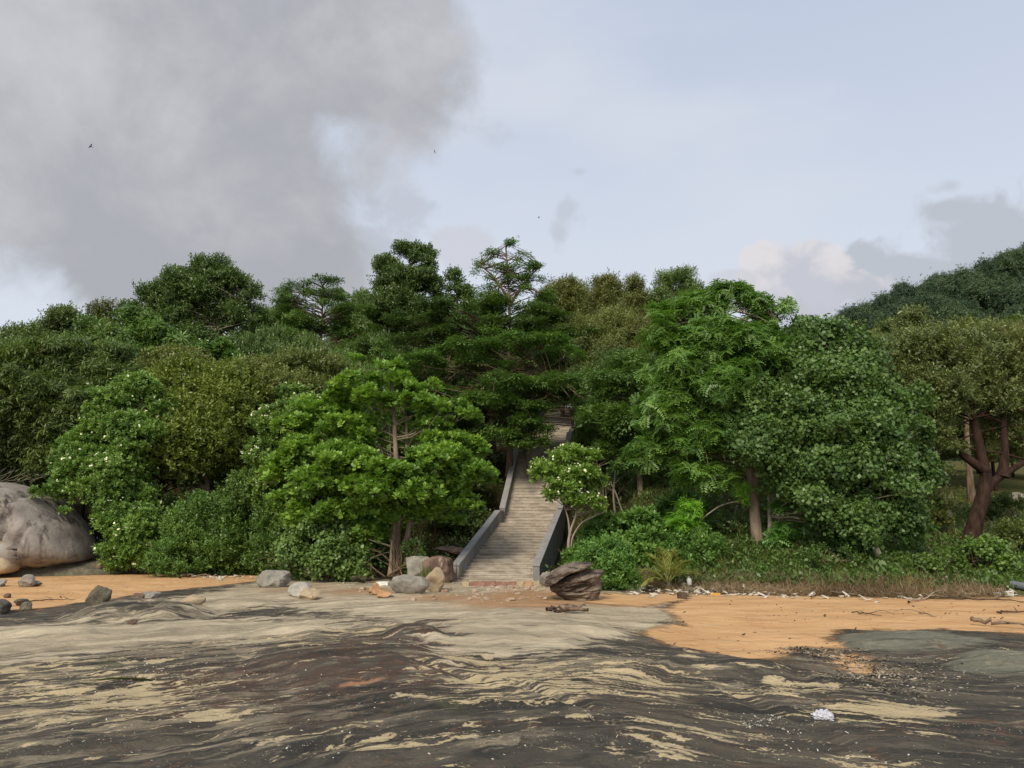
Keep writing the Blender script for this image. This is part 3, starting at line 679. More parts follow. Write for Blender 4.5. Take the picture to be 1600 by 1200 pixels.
# ================================================================== STAIRCASE
CONC = plain_mat('stair_concrete', (0.40, 0.345, 0.27), 0.85, 0.2)
m, n = new_mat('stair_concrete_stained'); co = n.coord('Object')
n1 = n.noise(n.map(co, (0.9, 2.4, 2.0)), 1.3, 7, 0.65); n2 = n.noise(co, 9.0, 5, 0.65)
c = n.mix(n.ss(n1, 0.34, 0.66), (0.285, 0.245, 0.195), (0.50, 0.44, 0.36)); c = n.mix(n.ss(n.noise(n.map(co, (1.0, 5.0, 6.0)), 2.0, 6, 0.7), 0.58, 0.70, 0, 0.7), c, (0.16, 0.125, 0.09))
c = n.mix(n.ss(n2, 0.58, 0.72, 0, 0.35), c, (0.12, 0.10, 0.08)); finish(n, c, 0.85, 0.2, n.bump(n2, 0.3, 0.02)); CONC = m
m, n = new_mat('wall_grey_render'); co = n.coord('Object')
n1 = n.noise(n.map(co, (1, 1, 0.35)), 1.6, 6, 0.62); n2 = n.noise(co, 12, 4, 0.6)
c = n.mix(n.ss(n1, 0.35, 0.7), (0.19, 0.182, 0.176), (0.29, 0.275, 0.265)); c = n.mix(n.ss(n.noise(n.map(co, (2.2, 2.2, 0.12)), 1.6, 6, 0.65), 0.54, 0.70, 0, 0.55), c, (0.085, 0.08, 0.07)); c = n.mix(n.ss(n2, 0.6, 0.75, 0, 0.3), c, (0.09, 0.085, 0.08))
finish(n, c, 0.75, 0.3, n.bump(n2, 0.15, 0.01)); WALLM = m
m, n = new_mat('wall_coping'); co = n.coord('Object')
n1 = n.noise(co, 2.5, 6, 0.62); c = n.mix(n.ss(n1, 0.3, 0.7), (0.235, 0.23, 0.225), (0.32, 0.31, 0.30)); finish(n, c, 0.6, 0.35, n.bump(n1, 0.15, 0.01)); COPM = m
YAW = math.atan2(0.158, 1.0)
L_ = math.hypot(0.158, 1.0)
def sl(y): return (y - 30) * L_                      # world y on the axis -> distance along the stairs
stairs = empty('staircase', (-0.6, 30.0, 0.0), -YAW)
tag(stairs, 'concrete staircase with solid grey side walls climbing into the trees', 'staircase')
HW = 1.42
def quad_prism(prof, x0, x1):
    """side profile (s, z) polygon extruded from x0 to x1, as triangles via bmesh"""
    import bmesh
    bm = bmesh.new(); a = [bm.verts.new((x0, s, z)) for s, z in prof]; b = [bm.verts.new((x1, s, z)) for s, z in prof]
    bm.faces.new(a[::-1]); bm.faces.new(b); k = len(prof)
    for i in range(k): bm.faces.new((a[i], a[(i + 1) % k], b[(i + 1) % k], b[i]))
    bmesh.ops.recalc_face_normals(bm, faces=bm.faces); return bm
def bm_obj(bm, name, mat, parent=None, bevel=0.0):
    me = bpy.data.meshes.new(name); bm.to_mesh(me); bm.free(); me.materials.append(mat)
    o = bpy.data.objects.new(name, me); COL.objects.link(o)
    if parent: o.parent = parent
    if bevel:
        b = o.modifiers.new('bevel', 'BEVEL'); b.width = bevel; b.segments = 2; b.limit_method = 'ANGLE'
    return o
def flight(y0, y1, z0, z1, steps, landing):
    s0, s1 = sl(y0), sl(y1); prof = []; dr, dt = (z1 - z0) / steps, (s1 - s0) / steps
    for i in range(steps):
        prof += [(s0 + i * dt, z0 + i * dr), (s0 + i * dt, z0 + (i + 1) * dr - 0.045), (s0 + i * dt - 0.018, z0 + (i + 1) * dr - 0.05), (s0 + i * dt - 0.018, z0 + (i + 1) * dr)]
    prof += [(s1 + landing, z1), (s1 + landing, z1 - 0.5), (s1, z1 - 0.55), (s0 + dt * 1.2, z0 - 0.55), (s0, z0 - 0.5)]
    bm_obj(quad_prism(prof, -HW, HW), 'flight', CONC, stairs)
flight(30.0, 38.9, 0.0, 2.2, 19, 1.1)
flight(39.98, 46.2, 2.2, 6.9, 27, 1.2)
flight(47.4, 60.0, 6.9, 11.1, 26, 6)
def wall(y0, y1, z0, z1, side, land, hgt=0.56, off=0.0, deep=1.5):
    s0, s1 = sl(y0), sl(y1); x0 = side * (HW + 0.003 + off); x1 = side * (HW + 0.25 + off)
    prof = [(s0 - 0.12, z0 - deep * 0.2), (s0 - 0.12, z0 + hgt), (s1, z1 + hgt), (s1 + land, z1 + hgt), (s1 + land, z1 - deep), (s1, z1 - deep), (s0 + 1.0, z0 - deep * 0.4)]
    wl = bm_obj(quad_prism(prof, min(x0, x1), max(x0, x1)), 'side_wall', WALLM, stairs)
    e = 0.025; x0 = side * (HW - e + off); x1 = side * (HW + 0.25 + e + off); t = 0.07
    cop = [(s0 - 0.15, z0 + hgt), (s0 - 0.15, z0 + hgt + t), (s1, z1 + hgt + t), (s1 + land + 0.02, z1 + hgt + t), (s1 + land + 0.02, z1 + hgt), (s1, z1 + hgt)]
    bm_obj(quad_prism([(a, b + 0.002) for a, b in cop], min(x0, x1), max(x0, x1)), 'coping', COPM, wl, 0.012)
    return wl
for sd_i in (-1, 1):
    wall(30.0, 38.9, 0.0, 2.2, sd_i, 1.0)
    wall(40.1, 46.2, 2.3, 6.9, sd_i, 1.1, hgt=0.62, off=-0.05)
    wall(47.5, 60.0, 6.95, 11.1, sd_i, 5.5, hgt=0.75, off=-0.05)
    x0, x1 = sorted((side := sd_i * (HW - 0.06), sd_i * (HW + 0.33)))
    bm_obj(quad_prism([(-0.26, -0.25), (-0.26, 0.035), (0.15, 0.035), (0.15, -0.25)], x0, x1), 'footing', plain_mat('footing_pale', (0.55, 0.50, 0.42), 0.85, 0.2), stairs, 0.015)

# dead leaves blown onto the steps
rng = np.random.default_rng(909); P_ = []
for i in range(240):
    fl_ = rng.random() < 0.65; k_ = int(rng.integers(0, 19 if fl_ else 27)); y0_, y1_, z0_, z1_, n_ = (30.0, 38.9, 0.0, 2.2, 19) if fl_ else (39.98, 46.2, 2.2, 6.9, 27)
    u_ = (1 if rng.random() < .5 else -1) * (1.3 - abs(rng.normal()) * 0.5) if rng.random() < .6 else (rng.random() * 2 - 1) * 1.3
    s_ = sl(y0_) + (k_ + 0.25 + 0.7 * rng.random()) * (sl(y1_) - sl(y0_)) / n_; u_ = float(np.clip(u_, -1.34, 1.34))
    P_.append((-0.6 + u_ * math.cos(YAW) + s_ * math.sin(YAW), 30 - u_ * math.sin(YAW) + s_ * math.cos(YAW), z0_ + (k_ + 1) * (z1_ - z0_) / n_ + 0.012))
P_ = np.array(P_); q_ = []
for p in P_:
    a_ = rng.random() * 6.28; q_ += leaf_quad(p, [math.cos(a_), math.sin(a_), 0.08 * rng.normal()], np.array([0, 0, 1.0]), 0.09 + 0.09 * rng.random(), 0.06 + 0.04 * rng.random(), 0.5, 0.12)
o = mesh_np('fallen_leaves', q_, np.arange(len(q_)).reshape(-1, 4), None, L_DRY, attrs={'tint': ('FACE', 'FLOAT', rng.random(len(P_)))}); tag(o, 'dry brown leaves scattered over the stair treads', 'leaves', kind='stuff')

# ================================================================== ROCKS
import bmesh
from mathutils import noise as mnoise
R_BOULD = rock_mat('rock_boulder', (0.195, 0.170, 0.152), (0.345, 0.312, 0.275), (0.070, 0.058, 0.054), vert=0.95, sc_=0.9)
R_TAN = rock_mat('rock_tan', (0.36, 0.27, 0.17), (0.52, 0.42, 0.28), sc_=2.0, lich=0.3)
R_GREY = rock_mat('rock_grey', (0.20, 0.185, 0.155), (0.36, 0.335, 0.28), sc_=2.2, lich=0.3)
R_BROWN = rock_mat('rock_brown', (0.10, 0.062, 0.05), (0.24, 0.165, 0.125), (0.05, 0.03, 0.026), vert=0.5, sc_=2.0)
R_ORANGE = rock_mat('rock_orange', (0.40, 0.21, 0.10), (0.56, 0.36, 0.20), sc_=3.0)
R_DARK = rock_mat('rock_darkgrey', (0.075, 0.068, 0.058), (0.16, 0.145, 0.12), sc_=3.0, lich=0.2)
R_STRAT = rock_mat('rock_stratified', (0.13, 0.10, 0.08), (0.30, 0.245, 0.185), (0.035, 0.027, 0.024), strata=0.9, sc_=1.6, seedrot=(0.0, 0.0, 0.0), lich=0.25)
R_OLIVE = rock_mat('rock_olive', (0.11, 0.10, 0.07), (0.21, 0.19, 0.135), sc_=3.0, lich=0.15)
R_PINK = rock_mat('rock_pinkish', (0.25, 0.115, 0.085), (0.42, 0.24, 0.18), sc_=4.0)
def rock_mesh(w_, d_, h_, seed, rough=0.22, facets=7, sub=5, bury=0.12, tiers=0, pinch=0.0, lean=0.0):
    rg = random.Random(seed); bm = bmesh.new(); bmesh.ops.create_icosphere(bm, subdivisions=sub, radius=1.0)
    planes = []
    for i in range(facets):
        v = Vector((rg.gauss(0, 1), rg.gauss(0, 1), rg.gauss(0, 0.7))).normalized(); planes.append((v, 0.55 + 0.30 * rg.random()))
    o = Vector((rg.random() * 50, rg.random() * 50, rg.random() * 50))
    for v in bm.verts:
        p = v.co.copy()
        for nn, dd in planes:
            k = p.dot(nn) - dd
            if k > 0: p -= nn * k * 0.96
        q = p * 1.1 + o
        p *= 1 + rough * (mnoise.noise(q) * 0.8 + mnoise.noise(q * 2.3) * 0.4 + mnoise.noise(q * 5.1) * 0.18 + mnoise.noise(q * 11) * 0.11 + mnoise.noise(q * 23) * 0.05)
        if tiers: p.xy *= 1 + 0.07 * math.sin(p.z * tiers + mnoise.noise(q * 0.8) * 2.5) 
        p.x += lean * p.z
        v.co = p
    xs = [v.co.x for v in bm.verts]; ys = [v.co.y for v in bm.verts]; zs = [v.co.z for v in bm.verts]
    for v in bm.verts:
        v.co = Vector(((v.co.x - (max(xs) + min(xs)) / 2) / (max(xs) - min(xs)) * w_, (v.co.y - (max(ys) + min(ys)) / 2) / (max(ys) - min(ys)) * d_,
                       (v.co.z - min(zs)) / (max(zs) - min(zs)) * h_ * (1 + bury) - h_ * bury))
    for f in bm.faces: f.smooth = True
    return bm
def rock(px0, px1, ytop, ybase, mat, seed, label, name='rock', cat='rock', deep=0.8, dz=0.0, rot=0.0, Ydist=None, **kw):
    """a stone spanning px0..px1 across, ytop..ybase in height, at the ground point under its base"""
    cx_ = (px0 + px1) / 2
    if Ydist is None: x, y, z = gpz(cx_, ybase)
    else: x, y, _ = at(cx_, ybase, Ydist); z = ground_z(x, y)
    k = y / F * 1.02; W_, H_ = (px1 - px0) * k, (ybase - ytop) * k
    D_ = W_ * deep
    y2 = y + D_ * 0.45; x2 = x * y2 / y
    H_ = max(H_ - (y2 - y) * CAMZ / y2 * 0.35, H_ * 0.6)
    kw['facets'] = kw.get('facets', 5) + 4
    bm = rock_mesh(W_ * (y2 / y), D_, H_, seed, **kw)
    if rot: bmesh.ops.rotate(bm, verts=bm.verts, cent=(0, 0, H_ / 2), matrix=__import__('mathutils').Matrix.Rotation(rot, 3, 'Y'))
    o = bm_obj(bm, name, mat); o.location = (x2, y2, min(z, ground_z(x2, y2)) + dz)
    tag(o, label, cat); return o

# the great boulder at the edge of the sand: a leaning dome resting on a broad ledge
def big_boulder():
    Yb = 34.2
    def pr(px, py, dy=0): return Vector(at(px, py, Yb + dy))
    root = empty('boulder', at(30, 893, Yb)); tag(root, 'huge rounded greyish brown boulder with dark vertical streaks', 'boulder')
    outline = [(-150, 880), (-170, 830), (-140, 780), (-80, 758), (-20, 755), (22, 757), (46, 767), (58, 778), (75, 776), (92, 796), (108, 812), (122, 830), (131, 848), (143, 868), (138, 876), (115, 880), (70, 888), (20, 894), (-40, 899), (-110, 896)]
    P = [pr(*p) for p in outline]; cx_ = sum(p.x for p in P) / len(P); cz_ = sum(p.z for p in P) / len(P); cen = Vector((cx_, Yb, cz_))
    nang = 120; angs = np.linspace(-math.pi, math.pi, nang, endpoint=False)
    pa = np.array([math.atan2(p.z - cz_, p.x - cx_) for p in P]); pr_ = np.array([math.hypot(p.z - cz_, p.x - cx_) for p in P]); o_ = np.argsort(pa)
    rad = np.interp(angs, pa[o_], pr_[o_], period=2 * math.pi)
    rad = (np.roll(rad, 1) + 2 * rad + np.roll(rad, -1)) / 4
    nr = 40; V = []; depth = 2.6
    for side in (-1, 1):
        for i in range(nr + 1):
            t = i / nr; f = math.sin(t * math.pi / 2)
            for j, a in enumerate(angs):
                r = rad[j] * f; dd = depth * (max(0, 1 - f ** 6.0)) ** 0.55
                x, z = cx_ + r * math.cos(a), cz_ + r * math.sin(a)
                q = Vector((x * 0.35, side * dd * 0.35, z * 0.35))
                nzv = mnoise.noise(q * 1.3) * 0.16 + mnoise.noise(q * 3.1 + Vector((5, 2, 1))) * 0.13 + mnoise.noise(q * 9) * 0.035
                vd, vp = mnoise.voronoi(Vector((x * 0.42 + 0.12 * z, side * 2.0, z * 0.25 + 3.0)) + Vector((mnoise.noise(q * 2) * .25, 0, mnoise.noise(q * 2 + Vector((9, 9, 9))) * .25)))
                nzv += -0.45 * max(0.0, x - at(96, 820, Yb)[0]) - 0.55 * max(0.0, z - at(60, 792, Yb)[2]) - 0.30 * max(0.0, at(30, 870, Yb)[2] - z)
                nzv += 0.16 * (mnoise.noise(vp[0] * 7.7)) - 0.14 * math.exp(-((vd[1] - vd[0]) / 0.03) ** 2)
                # vertical grooves & undercut base
                nzv += -0.34 * math.exp(-((x - at(57, 800, Yb)[0] + 0.16 * math.sin(z * 2.4) + 0.05 * math.sin(z * 9)) / 0.11) ** 2) * (1 if z > cz_ - 0.5 else max(0.0, 1 - (cz_ - 0.5 - z) * 2))
                nzv += -0.16 * math.exp(-((x - at(25, 800, Yb)[0] + 0.1 * math.sin(z * 2.3)) / 0.07) ** 2) * (1 if z > cz_ + .3 else 0)
                nzv += -0.30 * math.exp(-((x - at(92, 800, Yb)[0] + 0.15 * math.sin(z * 1.7)) / 0.08) ** 2)
                y = Yb + side * (dd + nzv * (1 - f ** 6)) + 0.35 * (z - cz_) * 0.4
                V.append((x, y, z))
    V = np.array(V); Q = []
    k = (nr + 1) * nang
    for s in (0, 1):
        for i in range(nr):
            for j in range(nang):
                a = s * k + i * nang + j; b = s * k + i * nang + (j + 1) % nang
                q = (a, b, b + nang, a + nang); Q.append(q if s else q[::-1])
    o = mesh_np('stone', V - np.array(root.location), Q, None, R_BOULD, root, smooth=True)
    bm = bmesh.new(); bm.from_mesh(o.data); bmesh.ops.remove_doubles(bm, verts=bm.verts, dist=0.004); bm.to_mesh(o.data); bm.free()
    # ledge it rests on
    bm = rock_mesh(12.5, 5, 0.9, 14, rough=0.08, facets=3, bury=0.5)
    s = bm_obj(bm, 'ledge', R_OLIVE, root); p = at(-10, 902, Yb); s.location = Vector((p[0], Yb + 0.7, g1(p[0], Yb) - 0.18)) - root.location
big_boulder()

# a stone built from its measured outline: radial front and back shells, with its own relief
def outline_stone(name, pxs, Yc, depth, relief, mat, parent, org, nang=150, nr=46, tilt=0.0, power=2.6):
    P = [Vector(at(px, py, Yc)) for px, py in pxs]; cx_ = sum(p.x for p in P) / len(P); cz_ = sum(p.z for p in P) / len(P)
    angs = np.linspace(-math.pi, math.pi, nang, endpoint=False)
    D = []                                                  # dense outline
    for i in range(len(P)):
        for t in np.linspace(0, 1, 14, endpoint=False): D.append(P[i].lerp(P[(i + 1) % len(P)], t))
    pa = np.array([math.atan2(p.z - cz_, p.x - cx_) for p in D]); pr_ = np.array([math.hypot(p.z - cz_, p.x - cx_) for p in D]); o_ = np.argsort(pa)
    rad = np.interp(angs, pa[o_], pr_[o_], period=2 * math.pi); rad = (np.roll(rad, 1) + 3 * rad + np.roll(rad, -1)) / 5
    V = []
    for side in (-1, 1):
        for i in range(nr + 1):
            f = math.sin(i / nr * math.pi / 2)
            for j, a in enumerate(angs):
                r = rad[j] * f; dd = depth * (max(0, 1 - f ** power)) ** 0.5; x, z = cx_ + r * math.cos(a), cz_ + r * math.sin(a)
                nz = relief(x - cx_, z - cz_, side)
                V.append((x, Yc + side * (dd + nz * (1 - f ** 8)) + tilt * (z - cz_), z))
    Q = []; k = (nr + 1) * nang
    for s_ in (0, 1):
        for i in range(nr):
            for j in range(nang):
                q = (s_ * k + i * nang + j, s_ * k + i * nang + (j + 1) % nang, s_ * k + (i + 1) * nang + (j + 1) % nang, s_ * k + (i + 1) * nang + j); Q.append(q if s_ else q[::-1])
    o = mesh_np(name, np.array(V) - np.array(org), Q, None, mat, parent, smooth=True)
    bm = bmesh.new(); bm.from_mesh(o.data); bmesh.ops.remove_doubles(bm, verts=bm.verts, dist=0.003); bm.to_mesh(o.data); bm.free(); return o
# the tilted layered rock by the stair foot: an upper slab over a furrowed wedge on a crumbling base
def layered_rock():
    Yb = 22.6; base = at(900, 940, Yb); root = empty('layered_rock', base); tag(root, 'tilted layered dark brown rock beside the foot of the stairs', 'rock')
    def furrow(seed, tilt, dens, amp):
        def f(x, z, side):
            s = z * math.cos(tilt) - x * math.sin(tilt); t = x * math.cos(tilt) + z * math.sin(tilt)
            q = Vector((t * 1.1 + seed, side * 3.0, s * dens)); w_ = mnoise.noise(q) * 0.55 + mnoise.noise(Vector((q.x * 2.1, q.y, q.z * 2.3))) * 0.35 + mnoise.noise(Vector((q.x * 5, q.y, q.z * 4))) * 0.2
            return amp * (w_ - 0.5 * abs(mnoise.noise(Vector((t * 0.7, seed, s * dens * 0.6))))) + 0.03 * mnoise.noise(Vector((x * 9, seed, z * 9)))
        return f
    outline_stone('lower_slab', [(858, 917), (868, 906), (885, 898), (905, 889), (925, 889), (944, 890), (942, 897), (934, 908), (925, 919), (914, 929), (895, 932), (874, 929), (862, 925)], Yb, 0.55, furrow(3, 0.42, 6.0, 0.20), R_STRAT, root, base, tilt=-0.25)
    outline_stone('upper_slab', [(850, 915), (853, 902), (862, 892), (877, 884), (895, 878), (914, 877), (929, 880), (927, 886), (912, 888), (896, 893), (882, 900), (872, 906), (862, 914), (855, 919)], Yb - 0.15, 0.62, furrow(9, 0.40, 6.5, 0.15), R_STRAT, root, base, tilt=-0.2)
    outline_stone('footing_stone', [(862, 922), (880, 926), (900, 926), (920, 915), (934, 902), (942, 906), (940, 920), (934, 936), (926, 944), (908, 944), (890, 938), (872, 931)], Yb + 0.1, 0.50, furrow(17, 0.2, 4.5, 0.20), R_STRAT, root, base, tilt=0.1)
layered_rock()
bo = bpy.data.objects['boulder']
def block_relief(x, z, side): return 0.10 * mnoise.noise(Vector((x * 1.3, 3, z * 1.3))) + 0.05 * mnoise.noise(Vector((x * 4, 3, z * 4))) + 0.02 * mnoise.noise(Vector((x * 11, 3, z * 11)))
tag(outline_stone('split_block', [(-150, 862), (-90, 846), (-30, 838), (0, 841), (13, 850), (24, 868), (29, 886), (24, 894), (0, 898), (-60, 902), (-150, 902)], 32.1, 0.75, block_relief, R_TAN, bo, tuple(bo.location), tilt=0.30, power=9.0), 'pale tan block at the foot of the boulder')

rock(665, 694, 889, 926, R_TAN, 21, 'round tan boulder standing beside the stair foot', deep=0.85, facets=6, rough=0.16)
rock(611, 669, 902, 930, R_GREY, 22, 'broad flat pale rock next to the round tan boulder', deep=0.55, facets=3, rough=0.12)
rock(660, 710, 868, 908, R_BROWN, 23, 'dark reddish brown boulder tucked behind the stair wall', deep=0.8, facets=3, rough=0.12, Ydist=29.0)
rock(634, 678, 870, 908, R_GREY, 24, 'grey brown rock with grass between tree base and brown boulder', deep=0.7, facets=6, Ydist=29.4)
rock(575, 597, 911, 930, R_ORANGE, 25, 'small pointed orange rock beneath the broad leaved tree', facets=6)
rock(589, 613, 922, 934, R_ORANGE, 26, 'low oval orange stone beside the flat pale rock', facets=2, deep=0.7)
rock(400, 450, 893, 919, R_GREY, 27, 'grey domed rock at the edge of the shrubs', facets=4, deep=0.8)
rock(451, 486, 911, 933, R_GREY, 28, 'smooth whitish grey boulder on the pale shelf', facets=2, rough=0.1).data.materials[0] = rock_mat('rock_whitish', (0.36, 0.34, 0.30), (0.50, 0.475, 0.42), sc_=2.5)
rock(467, 500, 921, 939, R_TAN, 29, 'small tan stone leaning against the whitish boulder', facets=4)
rock(282, 319, 941, 956, R_TAN, 30, 'smooth oval tan stone lying alone on pale rock', facets=1, rough=0.08, deep=0.6)
rock(136, 174, 917, 949, R_OLIVE, 31, 'tall pointed grey olive stone standing up from the sand', facets=8, rough=0.15, lean=0.35, deep=0.7)
rock(203, 226, 930, 945, R_BROWN, 32, 'dark brown block at the end of a low flat rock', facets=6)
rock(218, 252, 929, 944, R_GREY, 33, 'low flat grey brown rock behind the oval stone', facets=4, deep=0.8)
rock(28, 55, 899, 918, R_GREY, 34, 'pale rounded stone on sand before the huge boulder', facets=3)
rock(44, 64, 908, 917, R_GREY, 35, 'low grey slab touching the pale rounded stone', facets=3)
rock(-16, 13, 937, 959, R_DARK, 36, 'dark brown stone cut off by the picture edge', facets=4)
rock(20, 43, 937, 948, R_DARK, 37, 'flat dark slab on the orange sand', facets=3, deep=0.9)
rock(29, 50, 942, 955, R_OLIVE, 38, 'small olive brown stone in front of the flat dark slab', facets=4)
rock(6, 17, 927, 934, R_BROWN, 39, 'tiny dark stone alone on the orange sand', facets=4)
rock(148, 196, 880, 906, R_BROWN, 40, 'brown rounded rock under the white flowering bush', facets=3, rough=0.12, Ydist=33.6)
rock(196, 226, 886, 903, R_DARK, 41, 'dark rock in shade beside the brown rounded rock', facets=4, Ydist=34)
rock(254, 276, 885, 901, R_BROWN, 42, 'small brown rock among dry twigs under the shrubs', facets=4, Ydist=34)
rock(80, 112, 896, 908, R_TAN, 43, 'low tan rock below the huge boulder', facets=5, Ydist=33.5)
rock(-14, 10, 905, 917, R_GREY, 44, 'small grey stone at the picture edge under the boulder', facets=4)
rock(843, 866, 889, 911, R_GREY, 45, 'pale upright stone between stair wall and layered rock', facets=6, Ydist=26.5)
rock(846, 870, 882, 893, R_TAN, 46, 'pale rubble stone behind the layered rock', facets=6, Ydist=27.5)
rock(199, 214, 972, 980, R_BROWN, 47, 'small dark brown block on the grey rock shelf', facets=6)
rock(745, 790, 834, 846, R_BROWN, 48, 'brown rock in the shade beside the stair wall', facets=4, Ydist=33.0) if False else None
rock(675, 738, 828, 845, R_BROWN, 49, 'long brown rock in deep shade behind the stairs wall', facets=3, Ydist=36)
rock(1484, 1520, 755, 772, R_GREY, 50, 'grey boulder on the grassy slope', facets=4, Ydist=40) if False else None
rock(1455, 1490, 778, 800, R_GREY, 51, 'grey boulder on the grassy slope beside the dark leaning tree', facets=4, Ydist=36)
rock(1568, 1600, 742, 762, R_GREY, 52, 'pale boulder high on the grassy slope beyond the forked branch', facets=4, Ydist=42)
# row of reddish blocks laid in front of the lowest step
blk = [(722, 733, R_TAN), (735, 757, R_PINK), (758, 774, R_PINK), (775, 790, R_PINK), (791, 806, R_PINK), (808, 818, R_TAN), (820, 832, R_ORANGE), (834, 847, R_TAN)]
words_ = ['first tan block in the kerb row from the tree side', 'longest reddish block in the row before the lowest step', 'second reddish block beside the longest one in the row', 'third reddish block in the middle of the row', 'last reddish block in the row before the tan blocks',
          'small tan block after the reddish ones in the row', 'orange block in the row near the layered rock', 'tan block at the row end below the wall footing']
for i, (a, b, mt) in enumerate(blk):
    x, y, z = gpz((a + b) / 2, 916.5); k_ = y / F; w_ = (b - a) * k_ * 0.94; bm = bmesh.new(); bmesh.ops.create_cube(bm, size=1.0); bmesh.ops.subdivide_edges(bm, edges=bm.edges, cuts=6, use_grid_fill=True)
    for v in bm.verts:
        q = v.co * 3 + Vector((i * 7, 0, 0)); d = mnoise.noise(q) * 0.07 + mnoise.noise(q * 3) * 0.03; v.co = Vector((v.co.x * w_ * (1 + d), v.co.y * 0.26 * (1 + d), v.co.z * 0.30 * (1 + d) + 0.04 * mnoise.noise(Vector((i, v.co.x, 2)))))
    o = bm_obj(bm, 'kerb_block', mt, None, 0.01); o.location = (x, y + 0.15, z); tag(o, words_[i], 'block', 'blocks laid in front of the lowest step')
# rubble of small broken stones on the stair apron
rg = random.Random(4)
V_, F_ = [], []
bmr = bmesh.new()
for i in range(170):
    px, py = rg.gauss(775, 55), 919 + abs(rg.gauss(0, 9))
    if i % 3 == 0: px, py = 560 + rg.random() * 320, 915 + rg.random() * 25
    x, y, z = gpz(px, py); s = 0.025 + 0.085 * rg.random() ** 2.5
    r_ = bmesh.ops.create_icosphere(bmr, subdivisions=2, radius=1.0)['verts']
    ax = Vector((s * (0.8 + rg.random()), s * (0.8 + rg.random()), s * (0.4 + 0.4 * rg.random()))); o_ = Vector((rg.random() * 99, 0, 0)); th = rg.random() * 6
    for v in r_:
        p = v.co * (1 + 0.35 * mnoise.noise(v.co * 1.3 + o_)); p = Vector((p.x * ax.x, p.y * ax.y, p.z * ax.z)); v.co = Vector((x + p.x * math.cos(th) - p.y * math.sin(th), y + p.x * math.sin(th) + p.y * math.cos(th), z + p.z + ax.z * 0.3))
rub = bm_obj(bmr, 'rubble', rock_mat('rock_rubble', (0.30, 0.19, 0.125), (0.52, 0.42, 0.31), sc_=1.8)); tag(rub, 'small broken stones strewn below the stairs', 'rubble', kind='stuff')

# ================================================================== TREES
L_FRESH = leaf_mat('leaf_sapling', (0.060, 0.125, 0.024), (0.16, 0.27, 0.06), trans=0.32)
def base_at(px, Y):
    x = (px - 800) / F * (Y * CP + 0) if False else at(px, 800, Y)[0]
    return (x, Y, g1(x, Y) - 0.05)
def near_tree(name, label, bpx, Y, masses, trunk_px, unit, usize, dens, lmat, bmat, seed, trunk_r=(0.2, 0.08), depth=1.0, group=None, cat='tree', vjit=1.0, **kw):
    """trunk_px: list of pixel polylines (px, py, metres nearer/farther)"""
    rng = np.random.default_rng(seed); b = base_at(bpx, Y)
    cl = pxclump(masses, Y, b, rng, depth, vjit)
    tr = []
    for line in trunk_px:
        pts = [np.array(at(p[0], p[1], Y + (p[2] if len(p) > 2 else 0))) - np.array(b) for p in line]
        tr.append(pts)
    return make_plant(name, b, cl, unit, usize, dens, lmat, bmat, rng, trunk=tr, trunk_r=trunk_r, label=label, cat=cat, group=group, **kw)

# --- the broad sea almond that fills the middle
near_tree('almond_tree', 'bright green broad leaved tree with tiered branches beside the stairs', 622, 30.6,
    [(606, 578, 60, 24, 0.3, 6), (590, 600, 130, 26, 0.2, 11), (650, 606, 80, 24, 0, 7), (545, 618, 90, 26, 0.6, 8), (600, 630, 170, 26, -0.2, 13), (690, 636, 110, 26, -0.2, 10), (735, 648, 50, 16, -0.2, 5), (505, 640, 110, 34, 0.8, 11),
     (555, 660, 90, 24, -0.5, 8), (610, 660, 110, 20, 0.7, 5), (680, 664, 80, 24, -0.3, 8), (540, 672, 110, 34, -0.3, 12), (460, 668, 90, 34, 0.6, 9), (560, 560, 40, 14, 1.2, 3), (560, 692, 80, 24, -0.4, 6), (630, 690, 90, 20, 0.7, 4), (695, 690, 90, 30, -.2, 9), (490, 705, 110, 40, 0.2, 11), (740, 700, 60, 36, 0.3, 7),
     (545, 720, 110, 46, -1.0, 14), (610, 738, 100, 34, -1.6, 10), (680, 722, 100, 44, -1.2, 13), (730, 738, 90, 44, -0.5, 12), (770, 748, 40, 26, 0, 5), (440, 735, 80, 46, 0, 9), (500, 755, 100, 50, -.9, 13), (580, 765, 110, 46, -1.5, 13),
     (650, 765, 100, 44, -1.4, 12), (715, 780, 70, 44, -0.4, 9), (450, 785, 70, 44, -0.3, 7), (530, 800, 100, 40, -0.8, 10), (745, 795, 30, 24, 0, 3), (600, 800, 80, 34, -.4, 8), (660, 800, 70, 36, 0, 8), (620, 830, 60, 30, 0.3, 5), (480, 820, 80, 40, -.3, 7), (560, 835, 80, 30, 0, 6), (700, 812, 40, 26, 0.2, 4)],
    [[(622, 904), (618, 860), (624, 800), (619, 720), (616, 660), (612, 600), (610, 580)], [(634, 902, .2), (636, 850, .2), (640, 800, .2), (636, 720, .3), (635, 650, .3)], [(612, 900, -.2), (614, 850, -.2), (618, 800, -.1)]],
    'almond', 0.36, 12.5, L_ALM, BARKR, 101, trunk_r=(0.145, 0.055), stem_equal=True, limb_r=0.022, limb_frac=0.2, fork_lo=0.45, up=0.5, shell=0.6, wu=1.0, depth=0.8, wr=0.4, wa=0.35)

